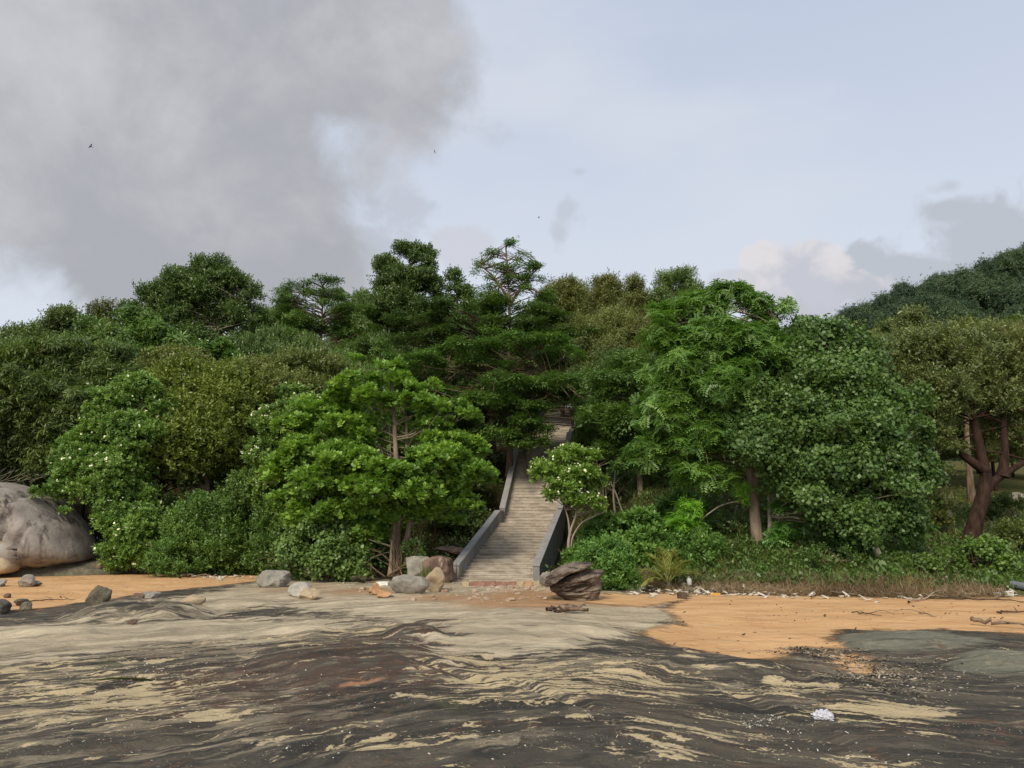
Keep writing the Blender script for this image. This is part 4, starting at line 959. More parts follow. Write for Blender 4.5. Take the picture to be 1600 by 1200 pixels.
# --- small flowering tree by the stair wall
near_tree('flowering_tree', 'small white flowered tree leaning over the stair wall', 889, 29.2,
    [(885, 714, 66, 28, 0, 9), (918, 722, 50, 36, 0, 8), (856, 736, 70, 30, -0.2, 9), (938, 755, 34, 40, 0, 6), (935, 790, 34, 30, 0, 5), (900, 745, 80, 30, -0.3, 10), (880, 762, 70, 26, -0.4, 8), (918, 768, 48, 36, 0, 8), (855, 775, 40, 16, -0.3, 4), (925, 788, 38, 28, 0, 6), (900, 782, 50, 26, -0.3, 6), (838, 742, 26, 12, -0.1, 2)],
    [[(888, 872), (888, 845), (892, 826), (900, 806), (904, 770), (892, 730)], [(892, 868, .1), (893, 840), (908, 816), (930, 806), (948, 798)], [(890, 835), (888, 810), (878, 780), (862, 752)]],
    'rosette', 0.30, 19, L_FRESH, BARKP, 102, trunk_r=(0.062, 0.02), limb_r=0.012, up=0.5, shell=0.7, flowers=110, wu=0.8, depth=0.8)

# --- white flowered bushes on the other side
near_tree('flowering_bush', 'tall bright green bush dotted with white flowers beside the huge boulder', 196, 34.6,
    [(215, 612, 90, 40, 0.6, 12), (250, 640, 80, 50, 0.8, 10), (185, 640, 80, 46, 0.2, 10), (160, 670, 80, 50, 0, 10), (215, 680, 110, 60, 0, 13), (130, 705, 90, 60, 0, 12), (110, 740, 80, 60, -.2, 11), (165, 745, 110, 70, -.4, 15), (152, 785, 44, 50, 0, 6), (215, 750, 60, 60, 0, 7),
     (188, 800, 80, 70, -.5, 11), (215, 830, 90, 60, -.8, 12), (198, 852, 80, 56, -1.0, 11), (235, 800, 50, 60, -.3, 7), (180, 878, 50, 26, -.9, 5), (235, 862, 60, 50, -.7, 7), (200, 880, 70, 22, -1.0, 6)],
    [[(200, 895), (205, 840), (200, 760), (215, 690), (225, 640)], [(210, 895, .3), (185, 800, .3), (150, 740, .2)]],
    'rosette', 0.29, 29, L_FLOWER, BARK, 103, vjit=1.4, trunk_r=(0.09, 0.03), limb_r=0.02, up=0.4, shell=0.6, flowers=520, wu=0.7, depth=0.9, cat='bush')
near_tree('flowering_bush', 'white flowered tree half hidden behind the broad tiered tree', 470, 34.0,
    [(470, 640, 120, 40, 0.2, 12), (440, 665, 90, 50, 0, 11), (420, 700, 70, 60, 0, 10), (480, 690, 110, 60, 0.3, 13), (430, 745, 80, 60, 0, 10), (530, 660, 80, 40, 0.8, 9), (415, 780, 60, 50, 0, 7), (545, 630, 70, 30, 1.0, 6), (460, 610, 60, 26, 1.0, 5)],
    [[(470, 880), (468, 780), (470, 700), (475, 650)]],
    'rosette', 0.29, 28, L_FLOWER, BARK, 104, trunk_r=(0.1, 0.04), limb_r=0.02, up=0.4, shell=0.6, flowers=520, wu=0.7, depth=0.9)

# --- olive hanging-leaf tree at the edge
near_tree('mango_tree', 'wide olive green tree with hanging narrow leaves above the huge boulder', 40, 38,
    [(-60, 600, 160, 90, 0, 15), (20, 580, 140, 70, 0.5, 14), (90, 570, 130, 70, 0.5, 14), (160, 575, 110, 60, 0.6, 11), (30, 640, 170, 90, -1, 19), (110, 640, 150, 90, -.8, 18), (185, 620, 80, 70, 0, 10), (10, 700, 130, 70, -1, 14), (85, 705, 110, 70, -1, 13), (-40, 690, 120, 80, -.6, 12), (50, 740, 90, 26, -0.8, 5), (130, 555, 90, 40, 1, 8)],
    [[(40, 800), (45, 740), (50, 660), (60, 600)], [(45, 745), (-20, 700), (-60, 620)], [(48, 735), (110, 690), (150, 610)]],
    'droop', 0.48, 15, L_MANGO, BARKP, 105, vjit=1.5, trunk_r=(0.22, 0.07), limb_r=0.035, shell=0.6, wu=1.2, wa=0.3)
# --- yellowish green trees in the middle ground
near_tree('broadleaf_tree', 'yellowish green tree between the two white flowered bushes', 320, 37,
    [(300, 590, 110, 50, 0.6, 12), (350, 600, 100, 50, 0.6, 11), (290, 640, 130, 70, 0, 16), (360, 640, 110, 70, 0, 13), (320, 690, 150, 70, -.6, 16), (390, 620, 80, 60, 0.8, 9), (270, 690, 80, 60, -.4, 9), (365, 690, 80, 60, -.2, 9), (290, 735, 90, 40, -.6, 7), (240, 600, 60, 40, .8, 5)],
    [[(330, 850), (325, 780), (320, 700), (320, 620)], [(326, 770), (280, 720), (275, 650)], [(324, 740), (370, 690), (380, 630)]],
    'twig', 0.46, 18, L_YELL, BARK, 106, vjit=1.6, trunk_r=(0.16, 0.06), limb_r=0.03, shell=0.6)
near_tree('broadleaf_tree', 'soft olive round tree above the broad tiered tree', 430, 40,
    [(430, 580, 120, 40, 0, 12), (490, 575, 120, 40, 0.4, 12), (380, 590, 90, 40, 0, 8), (450, 610, 150, 50, -.5, 13), (530, 580, 60, 30, .6, 5), (400, 640, 80, 60, -.4, 8)],
    [[(450, 800), (450, 700), (450, 620)]], 'twig', 0.42, 18, L_OLIVE, BARK, 107, trunk_r=(0.14, 0.05), limb_r=0.02, shell=0.6)
near_tree('broadleaf_tree', 'rusty olive crowned tree below the great dome tree', 270, 44,
    [(275, 565, 90, 40, 0, 9), (240, 575, 60, 40, 0, 5), (310, 575, 70, 40, 0, 6), (270, 595, 110, 40, -.5, 9)],
    [[(275, 760), (275, 660), (275, 590)]], 'twig', 0.5, 13, L_OLIVE, BARK, 108, trunk_r=(0.14, 0.05), limb_r=0.02, shell=0.6)
near_tree('flowering_tree', 'pale dotted round tree crown in front of the great dome tree', 345, 45,
    [(340, 548, 60, 26, 0, 8), (320, 560, 40, 20, 0, 4), (365, 560, 40, 24, 0, 4)],
    [[(345, 760), (343, 650), (342, 560)]], 'rosette', 0.5, 14, L_SHRUB, BARK, 109, trunk_r=(0.12, 0.05), limb_r=0.02, shell=0.6, flowers=70, wu=0.7)
near_tree('broadleaf_tree', 'fresh green leafy tree rising over the olive hanging tree', 150, 47,
    [(135, 510, 50, 30, 0, 6), (160, 530, 70, 40, 0, 8), (120, 540, 70, 36, 0, 7), (180, 555, 80, 40, -.3, 8), (90, 560, 70, 36, 0, 6)],
    [[(150, 760), (148, 650), (142, 520)]], 'twig', 0.62, 10, L_LOW, BARK, 110, trunk_r=(0.14, 0.05), limb_r=0.02, shell=0.7)

# --- the bright feathery tree with the straight trunk
near_tree('pinnate_tree', 'tall fresh green tree of feathery leaves on straight brown trunk', 1184, 29.6,
    [(1130, 470, 70, 40, 0.2, 8), (1160, 455, 50, 26, 0.2, 4), (1100, 480, 90, 40, 0.4, 9), (1060, 490, 70, 40, 0.3, 7), (1030, 490, 40, 30, 0.2, 4), (1180, 480, 60, 40, 0, 6), (1225, 485, 40, 26, 0, 4), (1205, 505, 60, 40, 0, 5), (1050, 530, 90, 50, 0, 10), (1110, 530, 130, 60, -0.6, 15), (1170, 545, 110, 50, -.6, 11), (1220, 545, 60, 30, -.3, 6),
     (1080, 580, 120, 60, -.6, 13), (1140, 600, 130, 60, -.9, 14), (1030, 610, 80, 60, 0, 9), (1195, 590, 70, 50, -.4, 7), (1060, 640, 110, 50, -.4, 10), (1120, 650, 90, 50, -.6, 9), (1030, 680, 70, 60, 0, 7), (1095, 690, 100, 50, -.5, 9), (1010, 720, 70, 40, .4, 5), (1100, 740, 110, 40, -.4, 9), (1075, 730, 60, 40, 0, 4)],
    [[(1186, 897), (1184, 850), (1179, 800), (1176, 760), (1165, 700), (1148, 620), (1134, 540), (1132, 470)], [(1176, 762), (1195, 690), (1205, 600), (1215, 500)], [(1160, 690), (1110, 640), (1070, 570), (1055, 500)]],
    'pinnate', 0.66, 10.5, L_PIN, BARKR, 111, vjit=1.5, trunk_r=(0.26, 0.06), limb_r=0.03, shell=0.8, wu=0.8, up=0.3, fork_lo=0.40)
near_tree('pinnate_tree', 'feathery dark green tree behind the coconut seedling with a bare brown trunk', 1000, 36,
    [(960, 600, 110, 50, 0.5, 11), (1010, 620, 100, 50, 0, 10), (930, 650, 80, 40, 0, 7), (980, 660, 120, 50, -.5, 12), (1030, 680, 80, 50, -.3, 7), (960, 700, 90, 30, -.3, 7), (1010, 715, 90, 30, -.5, 7), (950, 725, 70, 24, -.4, 5), (930, 600, 60, 40, 1.5, 5), (985, 570, 90, 40, 1, 7)],
    [[(1001, 808), (1001, 770), (998, 720), (995, 650), (985, 590)]],
    'spray', 0.52, 14, L_MID, BARKR, 112, trunk_r=(0.15, 0.07), limb_r=0.03, shell=0.7, wu=1.2, wa=0.25)

# --- sea hibiscus: broad grey-green dome reaching the grass
near_tree('hibiscus_tree', 'broad grey green dome of round leaves reaching down to the grass', 1365, 28.5,
    [(1270, 530, 110, 50, 1.2, 10), (1320, 560, 120, 60, 1, 13), (1240, 580, 110, 60, .6, 12), (1300, 610, 150, 70, 0, 19), (1370, 610, 110, 70, .4, 13), (1200, 640, 110, 60, 0, 13), (1270, 670, 150, 80, -.6, 21), (1350, 680, 150, 80, -.6, 21), (1420, 650, 90, 60, .3, 10), (1165, 650, 70, 40, -.2, 7), (1200, 700, 120, 60, -.8, 14),
     (1290, 740, 150, 70, -1, 18), (1370, 750, 130, 70, -.8, 15), (1230, 742, 90, 40, -.6, 8), (1430, 720, 80, 60, .2, 7), (1310, 800, 150, 60, -.8, 15), (1390, 800, 110, 50, -.4, 9), (1275, 805, 60, 36, -.4, 5), (1420, 780, 60, 50, 0, 5), (1150, 680, 60, 40, -.4, 5), (1330, 845, 110, 36, -.6, 7)],
    [[(1366, 872), (1355, 840), (1335, 780), (1320, 700), (1305, 600)], [(1352, 838), (1385, 780), (1400, 700)], [(1350, 835), (1290, 790), (1250, 700), (1240, 620)], [(1204, 862, .8), (1203, 800, .8), (1200, 740, .8)]],
    'round', 0.37, 18, L_HIB, BARKP, 113, vjit=2.1, trunk_r=(0.19, 0.06), limb_r=0.03, shell=0.7, wu=0.4, wr=0.6)
# --- dark leaning tree on the grass slope
near_tree('leaning_tree', 'olive brown spreading tree on a thick dark leaning trunk', 1518, 30.5,
    [(1430, 538, 100, 40, 1, 9), (1500, 535, 100, 40, 1, 9), (1560, 545, 90, 40, .6, 7), (1400, 562, 90, 50, .8, 8), (1460, 550, 120, 60, 0, 12), (1530, 570, 110, 60, 0, 11), (1420, 590, 90, 50, .3, 8), (1480, 610, 110, 50, -.3, 10), (1560, 620, 90, 50, 0, 8), (1450, 640, 80, 40, 0, 6), (1505, 650, 80, 30, 0, 4), (1480, 700, 60, 24, 0, 3), (1590, 570, 80, 50, .4, 6), (1440, 700, 50, 30, 0.4, 3), (1455, 675, 80, 50, 0, 7), (1420, 640, 70, 50, .2, 6), (1500, 690, 60, 40, .5, 4), (1590, 640, 80, 50, .3, 6), (1475, 735, 60, 24, .4, 3), (1590, 690, 60, 30, .6, 4), (1400, 690, 60, 40, .6, 4), (1430, 720, 50, 40, .8, 3), (1555, 680, 50, 30, .8, 3), (1385, 600, 60, 50, .5, 5)],
    [[(1516, 856), (1524, 815), (1536, 775), (1542, 745), (1534, 712), (1524, 670), (1513, 600), (1502, 530)], [(1538, 768), (1550, 752), (1580, 735), (1620, 710), (1660, 660)], [(1566, 745), (1571, 710), (1568, 650), (1570, 560)], [(1540, 735), (1508, 715), (1490, 695), (1450, 640)]],
    'twig', 0.36, 11.5, L_BROWN, BARKD, 114, vjit=1.7, trunk_r=(0.34, 0.07), limb_r=0.035, shell=0.8, fork_lo=0.45, limb_frac=0.18)
near_tree('feathery_tree', 'pale olive wispy tree at the picture edge behind the dark trunk', 1600, 32,
    [(1560, 540, 80, 50, 0.3, 7), (1610, 535, 80, 50, 0, 8), (1580, 560, 110, 70, -.3, 11), (1640, 560, 90, 70, 0, 8), (1570, 620, 90, 60, -.3, 8), (1620, 640, 100, 60, 0, 9), (1545, 518, 40, 30, 1, 2), (1590, 680, 60, 30, -.2, 4), (1560, 660, 70, 30, 0, 4)],
    [[(1640, 800), (1635, 700), (1620, 600), (1600, 500)]],
    'feather', 0.62, 22, L_FEATH, BARKD, 115, trunk_r=(0.14, 0.05), limb_r=0.02, shell=0.9, wu=0.5, wr=0.5)

# --- the dark umbrella tree whose tiers hang over the stairs
near_tree('umbrella_tree', 'dark flat tiered umbrella tree arching over the upper stairs', 800, 43.5,
    [(800, 540, 240, 26, -1, 22), (720, 545, 110, 24, -.5, 9), (870, 560, 90, 26, 0, 8), (690, 575, 150, 30, 0, 14), (640, 560, 90, 26, 1, 7), (660, 610, 120, 30, -1, 10), (830, 600, 170, 30, -2, 15), (760, 625, 130, 34, -2, 11), (720, 640, 110, 40, -1, 9), (880, 610, 90, 40, 0, 8), (810, 655, 90, 30, -2, 7), (790, 685, 80, 30, -2, 6), (740, 680, 70, 30, -1, 5), (845, 635, 60, 24, -2.5, 5), (780, 575, 90, 20, 0, 5), (848, 672, 44, 30, -2.5, 5), (830, 694, 70, 20, -2.5, 6), (920, 640, 70, 40, -2, 7), (935, 665, 60, 26, -2, 5), (925, 655, 40, 20, -2.5, 4), (850, 690, 40, 16, -2.5, 3), (838, 660, 50, 26, -2.2, 5), (822, 680, 40, 30, -2.2, 4),],
    [[(796, 745), (797, 690), (798, 630), (800, 590), (795, 550)], [(799, 600), (770, 580), (700, 572)], [(799, 590), (840, 575), (880, 560)], [(797, 660), (740, 645), (680, 612)], [(797, 650), (840, 640), (872, 628)]],
    'spray', 0.56, 15, L_MID, BARK, 116, trunk_r=(0.2, 0.07), limb_r=0.035, limb_frac=0.6, shell=0.75, wu=1.5, wa=0.2, up=0.6, depth=1.0)
near_tree('umbrella_tree', 'dark flat topped tree just behind the arching umbrella tree', 760, 50,
    [(720, 490, 160, 26, 0, 13), (800, 480, 140, 26, 0, 12), (660, 505, 120, 26, 0, 9), (860, 500, 110, 30, 0, 9), (760, 515, 180, 28, -1, 13), (640, 530, 90, 26, 0, 6), (700, 530, 120, 26, -.5, 8), (850, 530, 120, 30, -.5, 9), (910, 520, 60, 30, .5, 4)],
    [[(770, 720), (768, 620), (765, 540), (765, 500)]],
    'spray', 0.60, 12, L_DARK, BARKD, 117, trunk_r=(0.22, 0.08), limb_r=0.05, shell=0.8, wu=1.4, wa=0.25, up=0.6)
# --- skyline
near_tree('dome_tree', 'great dark dome shaped tree standing highest beside the big cloud', 310, 58,
    [(325, 425, 80, 34, 0, 9), (280, 440, 70, 36, 0, 8), (245, 470, 70, 46, 0, 8), (360, 445, 70, 36, 0, 7), (395, 470, 50, 50, 0, 7), (310, 460, 100, 46, -.5, 10), (270, 490, 90, 50, -.5, 10), (350, 500, 90, 50, 0, 10), (215, 500, 60, 50, 0, 7), (300, 530, 110, 50, -1, 10), (240, 535, 80, 40, -.5, 7), (385, 520, 60, 50, 0, 6)],
    [[(315, 700), (312, 560), (325, 430)], [(315, 560), (260, 500), (245, 470)], [(315, 550), (370, 480), (380, 460)]],
    'twig', 0.58, 11, L_DARK, BARKP, 118, vjit=1.4, trunk_r=(0.28, 0.1), limb_r=0.06, shell=0.6)
near_tree('vine_tree', 'leafy vine draped tree at the foot of the great dome tree', 225, 51,
    [(215, 500, 60, 40, 0, 7), (250, 520, 80, 40, 0, 8), (200, 535, 70, 40, 0, 7), (280, 545, 80, 40, 0, 7), (225, 555, 80, 36, -.5, 7)],
    [[(230, 720), (230, 620), (228, 520)]], 'droop', 0.62, 9, L_SHRUB, BARK, 119, trunk_r=(0.16, 0.05), limb_r=0.03, shell=0.6)
near_tree('tiered_tree', 'light tiered tree at the skyline beside the great dome tree', 490, 60,
    [(510, 440, 70, 16, 0, 6), (470, 452, 80, 18, 0, 7), (530, 462, 90, 20, 0, 8), (450, 470, 70, 20, 0, 6), (490, 480, 130, 22, -.5, 11), (550, 490, 90, 24, 0, 7), (440, 500, 90, 30, 0, 8), (500, 510, 120, 30, -.5, 10), (560, 520, 80, 30, 0, 6)],
    [[(500, 700), (500, 580), (505, 445)]], 'spray', 0.60, 11, L_MID, BARK, 120, trunk_r=(0.2, 0.05), limb_r=0.04, shell=0.8, wu=1.3, wa=0.25)
near_tree('tall_tree', 'tallest dark crowned tree rising mid skyline above the canopy', 640, 62,
    [(632, 392, 40, 26, 0, 6), (650, 400, 60, 36, 0, 8), (612, 420, 60, 36, 0, 8), (675, 410, 34, 36, 0, 6), (640, 440, 90, 40, -.5, 11), (595, 445, 50, 40, 0, 6), (672, 450, 50, 40, 0, 6), (620, 480, 110, 44, -.5, 11), (590, 500, 70, 40, 0, 6), (660, 495, 80, 40, 0, 7)],
    [[(642, 720), (642, 560), (640, 400)]], 'twig', 0.58, 12, L_DARK, BARKD, 121, trunk_r=(0.26, 0.08), limb_r=0.05, shell=0.55)
near_tree('broadleaf_tree', 'small dark round crown next to the tallest dark tree', 715, 63,
    [(712, 436, 40, 26, 0, 5), (725, 455, 50, 30, 0, 6), (700, 462, 36, 36, 0, 4), (735, 478, 50, 30, 0, 5)],
    [[(716, 700), (716, 560), (714, 440)]], 'twig', 0.55, 12, L_DARK, BARKD, 122, trunk_r=(0.18, 0.06), limb_r=0.03, shell=0.6)
near_tree('tiered_tree', 'open branched light tree standing against the pale sky above the stairs', 795, 52,
    [(793, 380, 34, 12, 0, 5), (780, 396, 56, 12, 0, 6), (815, 400, 44, 12, 0, 4), (760, 412, 56, 14, 0, 6), (835, 415, 44, 14, 0, 5), (795, 420, 70, 16, 0, 7), (770, 436, 80, 16, 0, 7), (830, 436, 60, 16, 0, 6), (800, 452, 110, 20, 0, 9), (760, 462, 70, 20, 0, 5), (840, 462, 60, 20, 0, 5)],
    [[(798, 700), (797, 560), (796, 470), (790, 380)], [(797, 470), (770, 430), (750, 415)], [(797, 475), (825, 435), (845, 415)]],
    'spray', 0.50, 12, L_SHRUB, BARK, 123, trunk_r=(0.18, 0.05), limb_r=0.035, shell=0.9, wu=1.2, wa=0.3)
rows = [  # label, cx, top, width, bottom, Y, unit, size, dens, leaf, bark, style
 ('bamboo_tree', 'yellow olive wispy tree at the skyline beside the open branched tree', 880, 434, 110, 560, 56, 'narrow', .6, 12, L_OLIVE, 'bush'),
 ('bamboo_tree', 'brownish olive wispy tree midway along the skyline canopy', 945, 432, 110, 570, 58, 'narrow', .6, 12, L_OLIVE, 'bush'),
 ('bamboo_tree', 'thin topped olive tree with one small twig above the skyline', 995, 428, 70, 560, 60, 'narrow', .55, 12, L_OLIVE, 'bush'),
 ('dome_tree', 'rounded olive green dome tree behind the tall feathery tree', 1066, 414, 130, 560, 60, 'narrow', .6, 13, L_MANGO, 'dome'),
 ('broadleaf_tree', 'dark green tree on the skyline beyond the tall feathery tree', 1265, 486, 90, 620, 44, 'round', .6, 8, L_DARK, 'dome'),
 ('broadleaf_tree', 'dark tree on the skyline below the far hill', 1335, 498, 100, 620, 48, 'round', .6, 7, L_DARK, 'dome'),
 ('broadleaf_tree', 'olive green tree in front of the lower end of the far hill', 1395, 498, 110, 620, 46, 'twig', .6, 7, L_MANGO, 'dome'),
 ('bamboo_tree', 'thin leaved olive tree standing before the far hill with a bare top', 1440, 482, 80, 600, 44, 'narrow', .7, 7, L_BROWN, 'bush'),
 ('broadleaf_tree', 'brownish green tree over the dark leaning trunk below the far hill', 1520, 496, 120, 600, 42, 'twig', .55, 7, L_OLIVE, 'dome'),
 ('broadleaf_tree', 'dark green tree at the picture edge under the far hill', 1610, 492, 140, 640, 44, 'twig', .6, 7, L_MID, 'dome'),
 ('sparse_tree', 'sparse light leaved tree with sky showing through at the far skyline edge', 30, 505, 120, 620, 52, 'twig', .5, 7, L_MANGO, 'bush'),
 ('sparse_tree', 'sparse grey olive tree on the skyline left of the great dome tree', 90, 480, 110, 600, 54, 'twig', .5, 7, L_MANGO, 'bush'),
 ('sparse_tree', 'thin crowned pale tree touching the shoulder of the great dome tree', 155, 466, 80, 590, 56, 'twig', .5, 7, L_BROWN, 'bush'),
 ('sparse_tree', 'low olive tree at the picture edge above the hanging leaf tree', -30, 525, 120, 640, 48, 'twig', .6, 6, L_MANGO, 'bush'),
]
def simple_tree(row, seed, group=None):
    (nm, lab, cx_, top, wpx, bot, Y, unit, us, dn, lm, style) = row
    rng = np.random.default_rng(seed); b = base_at(cx_, Y); k = Y / F
    c0 = at(cx_, bot, Y); zt = at(cx_, top, Y)[2]; H = zt - c0[2]; W_ = wpx * k; H = max(H, 1.5)
    cl = (clumps_dome if style == 'dome' else clumps_bush)(rng, W_, W_ * 0.9, H, 46) if style != 'layer' else clumps_layer(rng, W_, W_, H, 5, 11)
    cl[:, 0] += c0[0] - b[0]; cl[:, 2] += c0[2] - b[2]
    dx = c0[0] - b[0]; zc = c0[2] - b[2]
    tr = [(0, 0, -0.3), (dx * 0.5 + rng.normal() * .2, rng.normal() * .2, max(0.8, zc * 0.6)), (dx, 0, zc + H * 0.55)]
    return make_plant(nm, b, cl, unit, us, dn, lm, BARK, rng, trunk=tr, trunk_r=(0.2, 0.05), label=lab, group=group, limb_r=0.03, shell=0.65)
for i, r_ in enumerate(rows): simple_tree(r_, 200 + i)

# --- trees that fill the canopy on the slope: four kinds, copied
def copy_tree(o, parent=None):
    c = o.copy(); COL.objects.link(c)
    if parent: c.parent = parent
    for ch in [q for q in bpy.data.objects if q.parent == o]: copy_tree(ch, c)
    return c
def kind_tree(unit, us, dn, lm, style, seed):
    rng = np.random.default_rng(seed); W_, H, zc = 8.0, 6.0, 3.0
    cl = clumps_dome(rng, W_, W_, H, 52) if style == 'dome' else clumps_layer(rng, W_, W_, H, 5, 12) if style == 'layer' else clumps_bush(rng, W_, W_, H, 56)
    cl[:, 2] += zc
    return make_plant('canopy_tree', (0, 0, 0), cl, unit, us, dn, lm, BARKD, rng, trunk=[(0, 0, -0.6), (0.2, 0.1, 2.5), (0, 0, zc + H * 0.6)], trunk_r=(0.2, 0.07), label='x', limb_r=0.04, shell=0.65, wu=1.2 if style == 'layer' else 0.6)
kinds = [(kind_tree('twig', .56, 9, L_DARK, 'dome', 301), 'dark broad crowned tree in the dense canopy on the slope', 9.0),
         (kind_tree('spray', .58, 9.5, L_MID, 'layer', 302), 'flat tiered dark green tree in the dense canopy on the slope', 9.0),
         (kind_tree('narrow', .6, 11, L_OLIVE, 'bush', 303), 'olive narrow leaved tree in the dense canopy on the slope', 9.0),
         (kind_tree('twig', .54, 10, L_MID, 'bush', 304), 'mid green bushy tree in the dense canopy on the slope', 9.0)]
fill = [  # kind, cx, top, width px, Y
 (0, 400, 500, 130, 52), (3, 470, 520, 130, 50), (1, 560, 500, 150, 54), (0, 620, 520, 140, 56), (1, 590, 540, 140, 48), (3, 520, 545, 130, 46), (0, 690, 500, 130, 58), (1, 440, 490, 130, 57),
 (3, 330, 560, 130, 50), (0, 180, 560, 120, 54), (3, 60, 545, 140, 50), (2, -40, 560, 150, 46), (2, 910, 490, 130, 52), (2, 970, 480, 130, 54), (1, 870, 520, 140, 62), (2, 1040, 480, 130, 52), (0, 900, 560, 120, 66), (0, 950, 545, 130, 48),
 (0, 1000, 540, 120, 46), (3, 1090, 520, 130, 44), (0, 1160, 520, 130, 42), (3, 1240, 540, 120, 40), (0, 1310, 540, 130, 40), (2, 1390, 520, 120, 40), (3, 1450, 520, 110, 42), (0, 1010, 640, 130, 42), (3, 940, 610, 100, 44), (0, 1090, 640, 150, 40), (3, 1180, 640, 140, 38), (0, 1270, 650, 150, 37),
 (0, 760, 560, 150, 60), (3, 700, 610, 130, 47), (0, 650, 640, 130, 46), (0, 560, 620, 130, 44), (3, 370, 660, 130, 42), (0, 250, 650, 130, 42), (0, 130, 660, 140, 42), (3, 20, 660, 140, 43), (0, 720, 690, 90, 41), (3, 680, 720, 80, 38), (0, 480, 700, 130, 40), (0, 390, 740, 120, 38), (1, 820, 500, 140, 66), (3, 830, 590, 110, 68), (0, 905, 600, 100, 72), (0, 1330, 690, 130, 34), (0, 560, 740, 110, 37)]
fill += [(3, 430, 472, 110, 66), (1, 520, 458, 110, 70), (3, 560, 455, 100, 72), (0, 600, 470, 110, 68), (3, 690, 468, 110, 70), (0, 750, 470, 110, 68), (3, 850, 462, 110, 74), (2, 905, 446, 110, 70), (2, 965, 444, 110, 72), (3, 1010, 452, 100, 68), (3, 400, 480, 100, 64), (2, 60, 520, 130, 58), (2, 130, 500, 110, 60), (3, 180, 500, 100, 62), (2, 1330, 510, 120, 54), (2, 1480, 505, 120, 50), (3, 1560, 505, 120, 50), (2, 1420, 640, 110, 44), (2, 1560, 620, 120, 48), (2, 1470, 690, 90, 56), (3, 1535, 700, 80, 60), (2, 1590, 690, 90, 58), (2, 1640, 680, 90, 54)]
rng = np.random.default_rng(55)
for i, (k, cx_, top, wpx, Y_) in enumerate(fill):
    b = base_at(cx_, Y_); zt = at(cx_, top, Y_)[2]; kk = Y_ / F
    proto, lab, hp = kinds[k]; first = not proto.get('placed')
    o = proto if first else copy_tree(proto)
    if first: proto['placed'] = 1
    o['label'] = lab; o['category'] = 'tree'; o['group'] = lab.replace('tree', 'trees', 1)
    o.location = b; o.rotation_euler = (0, 0, rng.random() * 6.28)
    s = wpx * kk / 8.0; sz = max(0.45, (zt - b[2]) / hp); o.scale = (s, s, sz)
for k, _, _ in kinds: 
    if 'placed' in k: del k['placed']
for o in bpy.data.objects:
    if 'placed' in o: del o['placed']

# ================================================================== LOW PLANTS
def shrub(label, cx_, top, bot, wpx, Y, unit, us, dn, lm, seed, n=26, stems=5, flowers=0, name='shrub', bark=BARK, depth=0.8, **kw):
    rng = np.random.default_rng(seed); b = base_at(cx_, Y); k = Y / F
    z0 = b[2]; zt = at(cx_, top, Y)[2]; H = max(0.4, zt - z0); W_ = wpx * k
    cl = clumps_bush(rng, W_, W_ * depth, H, n, r0=0.16, r1=0.26)
    trs = [[(rng.normal() * .12, rng.normal() * .1, -0.1), (rng.normal() * W_ * .12, rng.normal() * .2, H * .4), (rng.normal() * W_ * .22, rng.normal() * .3, H * .8)] for _ in range(stems)]
    return make_plant(name, b, cl, unit, us, dn, lm, bark, rng, trunk=trs, trunk_r=(0.03, 0.012), label=label, cat='shrub', limb_r=0.01, shell=0.75, flowers=flowers, crown_name='foliage', trunk_name='stems', limb_frac=0.6, **kw)
shrub('dark green leafy shrub beside the flowering bush', 320, 770, 890, 150, 33.6, 'twig', 0.35, 27.0, L_SHRUB, 401, 34)
shrub('dark shrub mass under the yellowish green tree', 385, 735, 890, 120, 34.5, 'twig', 0.38, 23.0, L_MID, 402, 34)
shrub('low dense green shrub above the dry twigs', 285, 835, 893, 110, 32.6, 'twig', 0.30, 32.4, L_SHRUB, 403, 24)
shrub('mid green shrub near the grey domed rock', 430, 770, 890, 100, 33.4, 'twig', 0.35, 24.3, L_SHRUB, 404, 30)
shrub('pale green round leaved shrub at the foot of the broad tiered tree', 505, 796, 880, 165, 30.2, 'round', 0.34, 25.7, L_LOW, 405, 34, 9)
shrub('dark leafy shrub behind the pale round leaved shrub', 560, 775, 880, 110, 33.5, 'round', 0.35, 20.2, L_SHRUB, 406, 26)
shrub('small fresh shrub around the base of the twin stems', 645, 835, 885, 44, 30.4, 'round', 0.29, 24.3, L_LOW, 407, 12, 4)
# right of the stairs
shrub('bright leafy shrub right behind the layered rock', 950, 838, 912, 110, 25.6, 'twig', 0.29, 43.2, L_SHRUB, 410, 30)
shrub('bright green low shrub against the stair wall', 905, 845, 890, 60, 28.4, 'rosette', 0.29, 35.1, L_SHRUB, 411, 16)
shrub('dense dark green shrub behind the coconut seedling', 1000, 795, 880, 120, 29.5, 'rosette', 0.35, 27.0, L_SHRUB, 412, 30)
shrub('dark shrub beside the small flowering tree', 945, 800, 880, 90, 30.5, 'rosette', 0.35, 24.3, L_SHRUB, 413, 24)
shrub('leafy shrub between coconut seedling and straight trunk', 1090, 822, 900, 110, 28.5, 'twig', 0.34, 27.0, L_SHRUB, 414, 28)
shrub('tall slender green shrub behind the curved branch', 1065, 765, 880, 80, 32.5, 'rosette', 0.37, 20.2, L_SHRUB, 415, 22)
shrub('dark leafy shrub beside the straight brown trunk', 1140, 800, 890, 90, 30.5, 'twig', 0.35, 21.6, L_MID, 416, 22)
shrub('feathery sapling standing beyond the straight brown trunk', 1222, 775, 895, 60, 29.0, 'pinnate', .62, 9, L_PIN, 417, 8, 1, wu=1.0)
shrub('low green shrub under the grey green dome tree', 1290, 850, 905, 120, 27.0, 'twig', 0.29, 27.0, L_MID, 418, 24)
